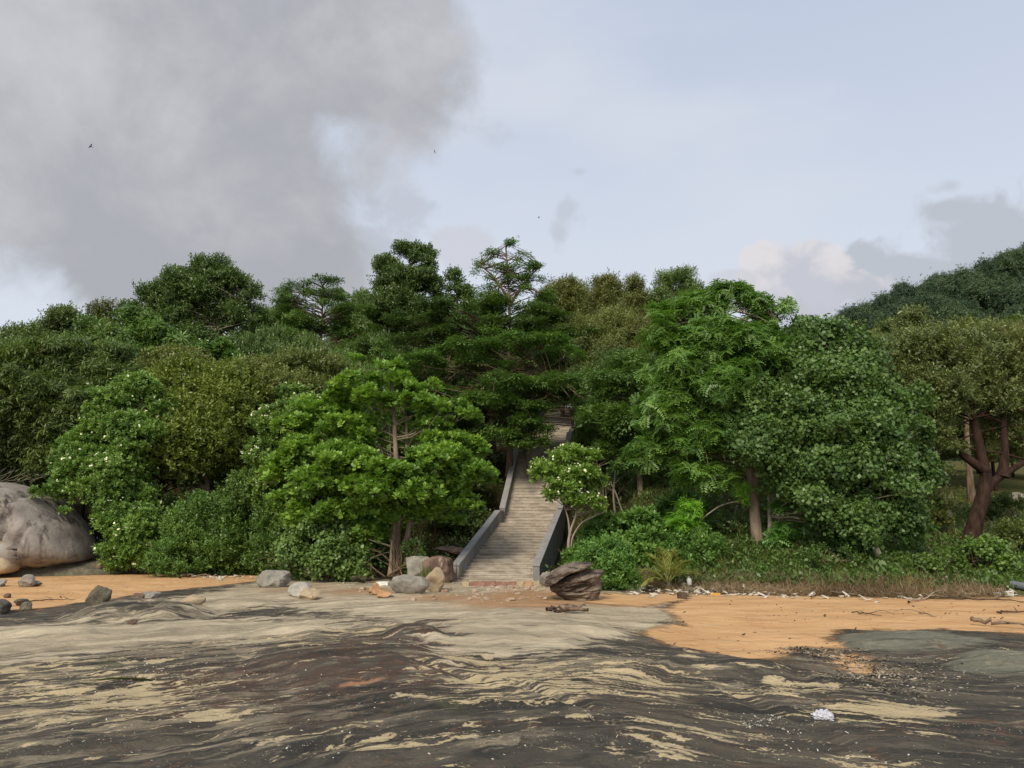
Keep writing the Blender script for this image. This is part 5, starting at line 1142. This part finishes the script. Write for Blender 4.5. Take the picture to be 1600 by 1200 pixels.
shrub('dark green leafy shrub in the grass at the dark leaning trunk', 1530, 838, 900, 120, 27.2, 'round', 0.32, 24.3, L_SHRUB, 419, 26)
shrub('trailing green shrub below the dark leaning trunk', 1460, 862, 905, 100, 26.2, 'round', 0.29, 24.3, L_MID, 420, 20)
shrub('grassy green shrub at the picture edge on the slope', 1590, 800, 880, 90, 30.0, 'twig', 0.30, 20.2, L_GRASS, 421, 20)
shrub('low olive shrub on the slope beside the dark leaning trunk', 1450, 770, 840, 90, 33.0, 'twig', 0.34, 18.9, L_OLIVE, 422, 20)
shrub('olive shrub in the grass beyond the forked branch', 1575, 770, 820, 80, 36.0, 'twig', 0.34, 17.6, L_GRASS, 423, 18)
for lab_, px_, py_, yy_, us_, sd_n in [('small green plant growing from the top of the huge boulder', 62, 778, 33.0, .34, 424), ('small green sprig on the side of the huge boulder', 97, 804, 32.6, .26, 425)]:
    rng = np.random.default_rng(sd_n); bb = at(px_, py_, yy_); cl = np.array([[rng.normal() * us_ * .5, rng.normal() * .1, us_ * (.3 + .8 * rng.random()), us_ * .4, us_ * .4, us_ * .35] for _ in range(5)])
    make_plant('sprig', bb, cl, 'rosette', us_, 40, L_SHRUB, BARK, rng, trunk=[(0, 0.3, -0.1), (0, 0.05, us_ * .4), (0, 0, us_ * .9)], trunk_r=(.015, .006), label=lab_, cat='sprig', limb_r=.006, crown_name='foliage', trunk_name='stem', shell=.9)
shrub('grass tuft between the brown boulder and the grey brown rock', 668, 888, 905, 30, 28.3, 'grass', .34, 26, L_GRASS, 426, 6, 1)
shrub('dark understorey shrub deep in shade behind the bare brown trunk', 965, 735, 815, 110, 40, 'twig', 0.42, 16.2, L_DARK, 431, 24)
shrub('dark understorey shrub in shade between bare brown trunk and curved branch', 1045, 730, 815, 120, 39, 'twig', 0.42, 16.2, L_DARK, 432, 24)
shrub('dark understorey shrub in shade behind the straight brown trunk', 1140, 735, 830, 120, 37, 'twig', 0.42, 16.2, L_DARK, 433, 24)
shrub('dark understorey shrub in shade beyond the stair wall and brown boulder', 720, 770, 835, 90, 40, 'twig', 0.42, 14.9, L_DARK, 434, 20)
# curved branch with fresh leaves
rng = np.random.default_rng(430); b = base_at(1135, 29.5)
pts = [np.array(at(*p)) - np.array(b) for p in [(1168, 790, 29.6), (1150, 783, 29.4), (1125, 790, 29.2), (1105, 804, 29.0), (1092, 815, 28.9)]]
cl = pxclump([(1075, 795, 36, 26, -.6, 6), (1065, 815, 44, 26, -.7, 7), (1085, 812, 30, 20, -.6, 4), (1060, 822, 30, 12, -.7, 2)], 29.5, b, rng)
make_plant('branch', b, cl, 'pinnate', 0.55, 10, L_FERN, BARKP, rng, trunk=pts, trunk_r=(0.04, 0.018), label='curved bare branch ending in a spray of bright yellow green leaves', cat='branch', limb_r=0.008, limbs=False, crown_name='foliage', trunk_name='stem', shell=0.9, wu=0.9)
# sprig on the straight trunk
rng = np.random.default_rng(431); b = at(1168, 772, 29.2)
cl = pxclump([(1160, 770, 26, 22, 0, 4), (1163, 782, 16, 18, 0, 2)], 29.2, b, rng)
make_plant('sprig', b, cl, 'pinnate', 0.42, 12, L_FERN, BARKP, rng, trunk=[(0.12, 0.2, 0), (0, 0, 0.05), (-0.15, 0, 0.02)], trunk_r=(0.015, 0.008), label='bright sprig sprouting from the top of the straight brown trunk', cat='sprig', limb_r=0.006, crown_name='foliage', trunk_name='stem', shell=0.9)

# coconut seedling: arching fronds over a skirt of dead ones
def frond(base, az_, el_, L, droop, mat, parent, rng, name='frond', half=1.0, W=0.05):
    n_ = 16; V = []; wd = Wood(); pts = []
    p = np.array(base, float); e = el_; st = L / n_
    for i in range(n_ + 1):
        pts.append(p.copy()); p = p + st * np.array([math.cos(az_) * math.cos(e), math.sin(az_) * math.cos(e), math.sin(e)]); e -= droop / n_
    pts = np.array(pts); wd.tube(pts, np.linspace(0.018, 0.004, len(pts)), 5)
    q = []
    for i in range(3, n_):
        t = i / n_; d0 = pts[i + 1 if i < n_ else i] - pts[i - 1]; d0 /= np.linalg.norm(d0); s = np.cross(d0, [0, 0, 1]); s /= np.linalg.norm(s) + 1e-6
        for sg in (-1, 1):
            for h in (0, 0.5):
                l = 0.5 * half * (math.sin(math.pi * min(1, 0.25 + 0.75 * t)) * 0.9 + 0.15) * (0.8 + 0.4 * rng.random())
                d = d0 * 0.75 + s * sg * 0.75 + np.array([0, 0, -0.15 + rng.normal() * 0.12]); q += leaf_quad(pts[i] + d0 * st * h, d, np.array([0, 0, 1.0]), l, W, 0.4, 0.1)
    V = np.concatenate([np.concatenate(wd.v), np.array(q)]); F4 = np.concatenate([np.concatenate(wd.q), np.arange(len(q)).reshape(-1, 4) + wd.n])
    return mesh_np(name, V, F4, None, mat, parent, attrs={'tint': ('FACE', 'FLOAT', rng.random(len(F4)))})
rng = np.random.default_rng(440)
b = base_at(1040, 25.4); pl = empty('coconut_seedling', b); tag(pl, 'young coconut palm with arching fronds and a dry brown skirt', 'palm')
L_COCO = leaf_mat('leaf_coconut', (0.10, 0.13, 0.03), (0.22, 0.22, 0.07), trans=0.3)
for a_, e_, L__, dr in [(1.7, 1.35, 1.45, 0.8), (0.5, 1.2, 1.35, 1.2), (2.9, 1.05, 1.35, 1.6), (3.6, 0.8, 1.2, 1.7), (0.0, 1.05, 1.2, 1.6), (4.6, 1.2, 1.2, 1.4), (2.3, 1.3, 1.4, 1.0), (1.0, 1.4, 1.4, 0.9)]:
    frond((0, 0, 0.25), a_, e_, L__, dr, L_COCO, pl, rng)
for a_, e_, L__, dr in [(3.3, 0.2, 0.6, 1.6), (4.4, 0.1, 0.7, 1.6), (5.2, 0.2, 0.7, 1.7), (0.2, 0.1, 0.6, 1.5)]:
    frond((0, 0, 0.22), a_, e_, L__, dr, L_DRY, pl, rng, name='dead_frond', half=0.6, W=0.03)
wd = Wood(); wd.tube([(0, 0, -0.1), (0, 0, 0.12), (0.02, 0, 0.35)], (0.11, 0.08, 0.04), 9, wob=.2, rng=rng); wd.build('stem', BARKP, pl)

# tangle of bare stems under the broad tree
wd = Wood(); rng = np.random.default_rng(450); b = np.array(base_at(560, 29.9))
for i in range(46):
    px = 470 + rng.random() * 170; p0 = np.array(at(px, 893 + rng.random() * 10, 29.6 + rng.random())); 
    p1 = np.array(at(px + rng.normal() * 45 - 10, 845 + rng.random() * 45, 29.5 + rng.random() * 1.2)); wd.limb(p0 - b, p1 - b, 0.016 + 0.014 * rng.random(), 0.007, rng, 0.25, 5, 7)
for i in range(16):
    px = 610 + rng.random() * 36; p0 = np.array(at(px, 902, 30.1)); p1 = np.array(at(px + rng.normal() * 10, 780 + rng.random() * 60, 30.4)); wd.limb(p0 - b, p1 - b, 0.018, 0.008, rng, 0.02, 5, 7)
o = wd.build('bare_stems', bark_mat('bark_tangle', (0.10, 0.07, 0.045), (0.24, 0.175, 0.12))); o.location = b; tag(o, 'tangle of bare brown stems at the foot of the broad tiered tree', 'stems', kind='stuff')
# bare branches reaching over the huge boulder
wd = Wood(); rng = np.random.default_rng(451); b = np.array(at(20, 745, 36))
for i in range(20):
    px = rng.random() * 110 - 20; p0 = np.array(at(px, 728 + rng.random() * 8, 36)); p1 = np.array(at(px - 30 + rng.normal() * 24, 742 + rng.random() * 16, 35.6)); wd.limb(p0 - b, p1 - b, 0.016, 0.005, rng, -0.2, 4, 6)
o = wd.build('bare_branches', BARKP); o.location = b; tag(o, 'fine bare branches hanging over the top of the huge boulder', 'branches', kind='stuff')
# thin trunks in the shade
def pole_tree(label, line, Y, r, seed, bark=BARKP):
    rng = np.random.default_rng(seed); P = [np.array(at(p[0], p[1], Y)) for p in line]; wd = Wood(); b = P[0]
    pts = np.array(P) - b; wd.tube(np.array([np.interp(np.linspace(0, len(P) - 1, 9), np.arange(len(P)), pts[:, k]) for k in range(3)]).T, np.linspace(r, r * .55, 9), 8, wob=.15, rng=rng)
    for q in range(3): wd.limb(pts[-1] * (0.5 + 0.15 * q), pts[-1] * (0.8 + .1 * q) + rng.normal(size=3) * [0.7, .4, .2], r * .35, r * .1, rng, 0.1)
    o = wd.build('bare_trunk', bark); o.location = b; tag(o, label, 'trunk'); return o
pole_tree('thin bare trunk in deep shade beside the small flowering tree', [(962, 812), (958, 770), (962, 735), (960, 700)], 37, 0.06, 461)
pole_tree('slanting dead stem leaning beside the thin bare trunk', [(972, 798), (962, 770), (954, 752)], 36, 0.035, 462)
pole_tree('pale slim trunk behind the straight brown trunk', [(1204, 845), (1202, 800), (1203, 770), (1200, 720)], 32, 0.11, 463)
pole_tree('short leaning grey trunk under the grey green dome tree', [(1372, 868), (1362, 846), (1355, 835)], 27.6, 0.16, 464, BARKP)
pole_tree('dark upright trunk on the edge of the upper stairs', [(897, 705), (897, 690), (896, 670), (892, 640)], 48, 0.16, 465, BARKD)
pole_tree('dark slim trunk next to the grey upper wall', [(920, 705), (921, 685), (922, 660), (926, 630)], 49, 0.10, 466, BARKD)
pole_tree('reddish stub trunk at the wall of the second flight', [(822, 745), (821, 725), (819, 700), (815, 670)], 41, 0.10, 467, BARKD)

# grass, ground plants, dry grass: uncountable
def ground_scatter(name, label, n_, pick, unit, size, lm, seed, axis_up=1.2, tint0=0.5, sink=0.0):
    rng = np.random.default_rng(seed); xy = pick(rng, n_); z = np.array([ground_z(a, b) for a, b in xy])
    P = np.column_stack([xy, z - sink]); A = np.column_stack([rng.normal(size=(len(P), 2)) * 0.35, np.full(len(P), axis_up)])
    S = size * (0.55 + 0.9 * rng.random(len(P)) ** 1.5)
    T = np.clip(tint0 - 0.5 + fbm(P[:, 0] * 0.5, P[:, 1] * 0.5, seed, 3) + 0.35 * (rng.random(len(P)) - 0.5), 0, 1)
    V, Q, Tf = scatter(unit, P, A, S, T, rng); o = mesh_np(name, V, Q, None, lm, attrs={'tint': ('FACE', 'FLOAT', Tf)}); tag(o, label, 'grass', kind='stuff'); return o
def pick_right(t0, t1, x0=2.5, x1=17, fade=0.6):
    def f(rng, n):
        x = x0 + rng.random(n) * (x1 - x0); t = t0 + (t1 - t0) * rng.random(n); y = veg_edge(x) + t
        keep = fbm(x * 0.9, y * 0.9, 91, 3) + 0.25 * rng.random(n) > fade * 0.7
        keep &= np.abs(x - stair_x(y)) > 1.9
        return np.column_stack([x, y])[keep]
    return f
ground_scatter('grass', 'green grass and creepers on the bank and slope', 19000, pick_right(2.0, 22, 5.5, 27, 0.45), 'grass', 0.30, L_GRASS, 501)
ground_scatter('ground_creeper', 'low leafy creepers covering the bank under the trees', 7000, pick_right(1.8, 9, 2.2, 24, 0.6), 'twig', 0.36, L_SHRUB, 502)
ground_scatter('dry_grass', 'dry brown grass and twigs along the back of the sand', 6500, pick_right(0.4, 3.0, 4.0, 14.5, 0.66), 'tangle', 0.33, L_DRY, 503, 1.0, 0.45)
ground_scatter('dry_brush', 'dry brown brush and dead leaves on the grassy slope', 2600, pick_right(6, 20, 9.0, 26, 0.75), 'tangle', 0.5, L_DRY, 507, 0.9, 0.55)
ground_scatter('slope_creeper', 'leafy creepers and weeds on the grassy slope', 3000, pick_right(6, 24, 9.0, 28, 0.7), 'twig', 0.42, L_OLIVE, 508)
def pick_left(rng, n):
    x = -13.5 + rng.random(n) * 11.5; y = veg_edge(x) - 0.6 + 2.2 * rng.random(n); return np.column_stack([x, y])
ground_scatter('dry_twigs', 'dry brown twigs and roots beneath the shrubs', 1500, pick_left, 'tangle', 0.5, L_DRY, 504, 0.8, 0.4)
def pick_forest(rng, n):
    x = -22 + rng.random(n) * 46; y = veg_edge(x) + 1.5 + rng.random(n) ** 1.3 * 26; k = np.abs(x - stair_x(y)) > 2.0; return np.column_stack([x, y])[k]
ground_scatter('undergrowth', 'dark low leaves on the forest floor', 9000, pick_forest, 'twig', 0.55, L_DARK, 505)

# ================================================================== THINGS WASHED UP
def stick(label, line, r, seed, mat, name='driftwood', lift=0.01, twigs=2):
    rng = np.random.default_rng(seed); P = np.array([gpz(*p) for p in line]); P[:, 2] += r + lift
    b = P[0].copy(); wd = Wood(); t = np.linspace(0, len(P) - 1, 12); pts = np.array([np.interp(t, np.arange(len(P)), (P - b)[:, k]) for k in range(3)]).T
    pts[:, 2] += np.abs(rng.normal(size=12)) * r * 0.8; pts[:, :2] += rng.normal(size=(12, 2)) * r * 0.9
    wd.tube(pts, np.interp(np.linspace(0, 1, 12), [0, .3, 1], [r, r * .9, r * .35]), 7, wob=.3, rng=rng)
    for i in range(twigs):
        k = rng.integers(3, 10); wd.limb(pts[k], pts[k] + rng.normal(size=3) * [0.35, 0.2, 0.02] + [0, 0, 0.12 * rng.random()], r * .5, r * .2, rng, 0.2, 5)
    o = wd.build(name, mat); o.location = b; tag(o, label, 'driftwood'); return o
DRIFT = bark_mat('driftwood_pale', (0.28, 0.22, 0.16), (0.48, 0.40, 0.31)); DRIFTD = bark_mat('driftwood_dark', (0.045, 0.03, 0.022), (0.12, 0.085, 0.06)); DRIFTB = bark_mat('driftwood_brown', (0.12, 0.08, 0.055), (0.26, 0.19, 0.135))
stick('knobbly grey brown driftwood on the pale rock shelf', [(878, 957), (898, 958), (916, 961)], 0.075, 1, DRIFTB, twigs=3)
stick('flat dark stick close to the knobbly driftwood', [(855, 967), (868, 966), (882, 969)], 0.045, 2, DRIFTD)
stick('pale bent branch standing in the dry grass above the sand', [(1268, 937), (1276, 926), (1290, 922)], 0.025, 3, DRIFT)
stick('pale branch lying on sand at the dry grass edge', [(1420, 944), (1445, 938), (1456, 930)], 0.03, 4, DRIFT)
stick('long thin dark stick lying along the top of the sand', [(1475, 936), (1510, 939), (1560, 940), (1610, 945)], 0.028, 5, DRIFTD)
stick('short dark stick on the sand below the dry grass', [(1332, 960), (1352, 961), (1376, 964)], 0.018, 6, DRIFTD)
stick('thin crooked twig on the sand beside the short dark stick', [(1435, 959), (1450, 961), (1462, 966)], 0.015, 7, DRIFTB)
stick('broad dark plank of driftwood at the picture edge on sand', [(1520, 977), (1560, 980), (1610, 983)], 0.05, 8, DRIFTB, twigs=0)
stick('dark twig near the picture edge above the driftwood plank', [(1560, 960), (1580, 959), (1610, 958)], 0.025, 9, DRIFTD)
stick('pale root washed up by the grass near the dark leaning tree', [(1418, 866), (1435, 884), (1445, 893), (1468, 896), (1486, 902)], 0.035, 10, DRIFT)
stick('brown branch fallen on the sand near the shrubs', [(280, 905), (300, 902), (330, 903)], 0.05, 11, DRIFTB, twigs=4)
stick('thin dark twig on the orange sand beside the olive stone', [(48, 941), (80, 939), (118, 938)], 0.018, 12, DRIFTD)
stick('dark log in shade behind the orange stones', [(552, 914), (575, 911), (596, 909)], 0.07, 13, DRIFTD)
stick('white stick standing out on the pale sand patch', [(920, 1124), (926, 1129)], 0.012, 14, DRIFT, name='twig', twigs=0)
stick('pale driftwood lying across the dry grass bank', [(1165, 922), (1188, 918), (1204, 914)], 0.025, 15, DRIFT)
stick('tuft of pale roots on the sand by the dry grass', [(1320, 935), (1332, 930), (1345, 936)], 0.02, 16, DRIFT, twigs=6)
WHITE = plain_mat('plastic_white', (0.74, 0.76, 0.70), 0.5, 0.4, 0.15); FOAM = plain_mat('foam_cream', (0.72, 0.66, 0.52), 0.9, 0.1, 0.2)
def lathe(name, prof, mat, parent=None, seg=20, mod=None):
    V = []; k = len(prof)
    for r, z in prof:
        for j in range(seg): a = j / seg * 6.2832; V.append((r * math.cos(a), r * math.sin(a), z))
    Q = [(i * seg + j, i * seg + (j + 1) % seg, (i + 1) * seg + (j + 1) % seg, (i + 1) * seg + j) for i in range(k - 1) for j in range(seg)]
    return mesh_np(name, V, Q, None, mat, parent, smooth=True)
# white bottle lodged in the grass
x, y, _ = at(1077, 898, 25.5); t = empty('bottle', (x, y, ground_z(x, y) + 0.12)); t.rotation_euler = (0.15, -0.22, 0.4); tag(t, 'white plastic bottle standing in the dry grass near the palm', 'bottle')
lathe('body', [(0.0, 0), (0.07, 0.003), (0.08, 0.02), (0.08, 0.17), (0.072, 0.20), (0.045, 0.235), (0.03, 0.245)], WHITE, t); lathe('cap', [(0.034, 0.245), (0.036, 0.25), (0.036, 0.275), (0.03, 0.28), (0, 0.281)], plain_mat('cap_pale', (0.6, 0.66, 0.6)), t)
x, y, z = gpz(1062, 914); o = lathe('float_ball', [(0.0, 0)] + [(0.095 * math.sin(a), 0.09 - 0.09 * math.cos(a)) for a in np.linspace(0.25, 2.8, 12)] + [(0.03, 0.19), (0.026, 0.205), (0, 0.206)], WHITE); o.location = (x, y, z + 0.02); o.rotation_euler = (0.7, 0.4, 0); tag(o, 'small round white float lying in the dry grass', 'float')
def chunk(label, px0, px1, py0, py1, mat, seed, name='foam_block', cat='foam block'):
    rg = random.Random(seed); x, y, z = gpz((px0 + px1) / 2, py1); k = y / F; w_, h_ = (px1 - px0) * k, (py1 - py0) * k
    bm = bmesh.new(); bmesh.ops.create_cube(bm, size=1.0); bmesh.ops.subdivide_edges(bm, edges=bm.edges, cuts=5, use_grid_fill=True)
    for v in bm.verts:
        q = v.co * 2.5 + Vector((seed, 0, 0)); d = mnoise.noise(q) * 0.10 + mnoise.noise(q * 3) * 0.05
        v.co = Vector((v.co.x * w_ * (1 + d + 0.12 * v.co.z), v.co.y * w_ * 0.6 * (1 + d), (v.co.z + 0.5) * h_ * (1 + d) - 0.02 + 0.10 * h_ * v.co.x))
    o = bm_obj(bm, name, mat, None, 0.01); o.location = (x, y + 0.1, z); o.rotation_euler = (0, 0, rg.random() - .5); tag(o, label, cat); return o
chunk('large cream foam block on the sand beside the layered rock', 979, 1004, 914, 924, FOAM, 1)
chunk('white foam chunk in the grass edge near the root', 1465, 1489, 900, 908, WHITE, 2)
chunk('flat white board lying on the sand edge by the picture side', 1524, 1541, 924, 929, WHITE, 3, 'board', 'board')
chunk('white scrap with a black patch near the grey pipe', 1556, 1566, 926, 933, WHITE, 4, 'scrap', 'scrap')
chunk('black scrap between two white scraps on the sand', 1562, 1572, 926, 932, plain_mat('scrap_black', (0.015, 0.015, 0.016)), 5, 'scrap', 'scrap')
chunk('long white scrap leaning beside the black scrap', 1572, 1586, 924, 932, WHITE, 6, 'scrap', 'scrap')
chunk('small yellow scrap on the white litter line', 1112, 1126, 926, 930, plain_mat('scrap_yellow', (0.62, 0.36, 0.06)), 7, 'scrap', 'scrap')
chunk('dark round lump on the litter line', 1060, 1074, 926, 936, DRIFTD, 8, 'clump', 'husk')
chunk('white scrap caught behind the orange stones', 588, 606, 909, 916, WHITE, 9, 'scrap', 'scrap')
# grey pipe
a, b_ = np.array(gpz(1582, 920)), np.array(gpz(1630, 928)); wd = Wood(); mid = [(0, 0, .13), tuple((b_ - a) * .5 + [0, 0, .13]), tuple((b_ - a) + [0, 0, .13])]
wd.tube(np.array([mid[0], np.array(mid[0]) * .5 + np.array(mid[1]) * .5, mid[1], mid[2]]), [0.12] * 4, 18); wd.tube(np.array([mid[2], np.array(mid[0]) * .5 + np.array(mid[1]) * .5, mid[0]]), [0.10] * 3, 18)
o = wd.build('pipe', plain_mat('pipe_grey', (0.16, 0.175, 0.195), 0.5)); o.location = a; tag(o, 'thick grey plastic pipe end lying in the litter', 'pipe')
# crumpled clear plastic bag on the dark rock
rg = random.Random(3); x, y, z = gpz(1286, 1122)
bm = bmesh.new(); bmesh.ops.create_icosphere(bm, subdivisions=4, radius=1.0)
for v in bm.verts:
    p = v.co; k = 1 + 0.55 * abs(mnoise.noise(p * 2.2)) + 0.3 * mnoise.noise(p * 6) + .12 * mnoise.noise(p * 13); v.co = Vector((p.x * 0.095 * k, p.y * 0.075 * k, max(-0.01, p.z * 0.06 * k + 0.02)))
m, n = new_mat('plastic_film'); nz = n.noise(n.coord('Object'), 30, 4); finish(n, n.mix(nz, (0.30, 0.30, 0.34), (0.72, 0.72, 0.78)), 0.25, 0.6)
o = bm_obj(bm, 'plastic_bag', m); o.location = (x, y, z); tag(o, 'crumpled translucent plastic bag lying on the dark rock', 'bag')
# litter lines: white coral, shell and plastic bits beyond counting; dark shell drift on the shelf
def bits(name, label, spots, mat, seed, smin, smax, cat='litter'):
    rg = random.Random(seed); V = []; Q = []
    for (px, py, sx_, sy_, cnt) in spots:
        for i in range(cnt):
            X_, Y_, Z_ = gpz(px + rg.gauss(0, sx_), py + rg.gauss(0, sy_)); s = smin + (smax - smin) * rg.random() ** 2.2
            a, b, c = s * (0.6 + rg.random()), s * (0.4 + 0.6 * rg.random()), s * (0.2 + 0.3 * rg.random()); th = rg.random() * 6.28; tl = rg.gauss(0, 0.3); n0 = len(V)
            for sx in (-1, 1):
                for sy in (-1, 1):
                    for sz in (0, 1):
                        u, v, w_ = sx * a * (0.7 + 0.4 * rg.random()), sy * b * (0.7 + 0.4 * rg.random()), sz * c * (0.7 + .5 * rg.random()) + tl * sx * a
                        V.append((X_ + u * math.cos(th) - v * math.sin(th), Y_ + u * math.sin(th) + v * math.cos(th), Z_ + w_ + abs(tl) * a))
            for f in ((0, 1, 3, 2), (4, 6, 7, 5), (0, 4, 5, 1), (2, 3, 7, 6), (1, 5, 7, 3), (0, 2, 6, 4)): Q.append(tuple(n0 + k for k in f))
    o = mesh_np(name, V, Q, None, mat); tag(o, label, cat, kind='stuff'); return o
m, n = new_mat('litter_white'); nz = n.noise(n.coord('Object'), 3.0, 4, 0.7); finish(n, n.mix(n.ss(nz, .3, .7), (0.42, 0.36, 0.27), (0.74, 0.70, 0.60)), 0.8, 0.2)
bits('litter', 'white bits of coral shell and plastic along the back of the sand', [(1080, 923, 45, 4.5, 230), (1160, 924, 45, 4, 220), (1030, 921, 25, 3, 50), (1230, 929, 40, 4, 90), (1350, 905, 25, 3, 70), (1380, 930, 45, 5, 60), (1520, 905, 35, 4, 110), (1500, 918, 40, 6, 70), (1560, 925, 30, 5, 40), (340, 900, 16, 3, 110), (365, 904, 20, 2, 25), (950, 920, 14, 2, 20), (640, 915, 60, 4, 16), (1100, 900, 30, 6, 14)], m, 1, 0.025, 0.10)
m, n = new_mat('litter_dark'); nz = n.noise(n.coord('Object'), 6.0, 4, 0.7); finish(n, n.mix(n.ss(nz, .4, .62), (0.03, 0.025, 0.02), (0.46, 0.40, 0.30)), 0.8, 0.2)
bits('shell_drift', 'drift of dark and pale broken shells on the rock shelf', [(1300, 1024, 30, 5, 420), (1330, 1034, 28, 6, 320), (1370, 1062, 40, 8, 420), (1250, 1018, 30, 3, 200), (1400, 1045, 45, 8, 250), (1420, 1075, 40, 10, 250), (1210, 1080, 30, 5, 100)], m, 2, 0.006, 0.024)
bits('shell_grit', 'white shell chips scattered over the dark rock', [(220, 1050, 70, 14, 190), (150, 1110, 110, 30, 190), (300, 1040, 90, 22, 110), (450, 1010, 90, 14, 110), (560, 1110, 160, 40, 90), (1210, 1140, 60, 14, 100), (1190, 1132, 18, 4, 60), (1320, 1180, 70, 10, 60), (1470, 1060, 80, 20, 90), (850, 1130, 200, 40, 80), (470, 975, 40, 10, 50)],
     plain_mat('shell_white', (0.68, 0.64, 0.54), 0.7, 0.3, 0.3), 3, 0.004, 0.013)
bits('sand_scraps', 'small dark scraps of seaweed on the orange sand', [(1250, 958, 120, 12, 90), (1480, 955, 90, 10, 60), (120, 925, 90, 8, 40), (1180, 995, 80, 16, 30)], DRIFTD, 4, 0.006, 0.03)

# ------------------------------------------------------------------ far things glimpsed through the trees, and birds
BLUE = plain_mat('tarp_blue', (0.10, 0.33, 0.45), 0.5, 0.3, 0.3); ORG = plain_mat('cloth_orange', (0.62, 0.16, 0.03), 0.8, 0.2, 0.3)
def cloth(name, label, px0, px1, py0, py1, Y, mat, cat, seed):
    a = at(px0, py0, Y); b = at(px1, py1, Y); n_ = 20; bm = bmesh.new(); g_ = []
    for i in range(n_ + 1):
        r_ = []
        for j in range(7):
            u, v = i / n_, j / 6; r_.append(bm.verts.new(((b[0] - a[0]) * u, 0.10 * math.sin(u * 14 + seed) * (0.3 + v) + 0.05 * math.sin(v * 5), (b[2] - a[2]) * v - 0.12 * math.sin(u * math.pi) * (1 - v))))
        g_.append(r_)
    for i in range(n_):
        for j in range(6): bm.faces.new((g_[i][j], g_[i + 1][j], g_[i + 1][j + 1], g_[i][j + 1]))
    for f in bm.faces: f.smooth = True
    o = bm_obj(bm, name, mat); o.location = a; sdm = o.modifiers.new('thick', 'SOLIDIFY'); sdm.thickness = 0.01; tag(o, label, cat); return o
cloth('tarpaulin', 'light blue tarpaulin glimpsed between leaves above the stairs', 942, 962, 620, 628, 66, BLUE, 'tarpaulin', 1)
cloth('banner', 'orange cloth hanging at the top of the stairs', 879, 889, 637, 646, 64, ORG, 'cloth', 2)
def bird(label, px, py, Y, span, seed):
    rg = random.Random(seed); c = at(px, py, Y); bm = bmesh.new(); s = span / 2
    prof = [(-0.55, 0.02), (-0.40, 0.07), (-0.1, 0.12), (0.2, 0.11), (0.36, 0.06), (0.45, 0.07), (0.52, 0.04), (0.62, 0.0)]
    rings = []
    for (y, r) in prof: rings.append([bm.verts.new((math.cos(k * 1.047) * r * s, y * s, math.sin(k * 1.047) * r * s * .9)) for k in range(6)])
    for i in range(len(prof) - 1):
        for k in range(6): bm.faces.new((rings[i][k], rings[i][(k + 1) % 6], rings[i + 1][(k + 1) % 6], rings[i + 1][k]))
    for sg in (-1, 1):
        pts = [(0.08, 0.22, 0.05), (0.45, 0.28, 0.30), (1.0, 0.02, 0.42), (0.5, -0.06, 0.28), (0.08, -0.18, 0.05)]
        up_ = [bm.verts.new((sg * x * s, y * s, z * s + .012)) for x, y, z in pts]; lo = [bm.verts.new((sg * x * s, y * s, z * s - .012)) for x, y, z in pts]
        bm.faces.new(up_); bm.faces.new(lo[::-1])
        for i in range(5): bm.faces.new((up_[i], up_[(i + 1) % 5], lo[(i + 1) % 5], lo[i]))
    tl = [bm.verts.new(p) for p in ((-.05 * s, -.5 * s, 0), (.05 * s, -.5 * s, 0), (.14 * s, -.85 * s, 0), (0, -.72 * s, 0), (-.14 * s, -.85 * s, 0))]; bm.faces.new(tl)
    bmesh.ops.recalc_face_normals(bm, faces=bm.faces)
    o = bm_obj(bm, 'bird', plain_mat('feathers_dark', (0.06, 0.06, 0.065))); o.location = c; o.rotation_euler = (rg.random() * .6, 0.8 * rg.random(), 1.2 + rg.random() * 2); tag(o, label, 'bird'); return o
bird('small dark bird flying in front of the big grey cloud', 142, 229, 70, 0.6, 1)
bird('small dark bird flying in the pale sky beside the cloud edge', 679, 237, 75, 0.42, 2)
bird('tiny bird flying above the open branched tree', 842, 340, 80, 0.40, 3)
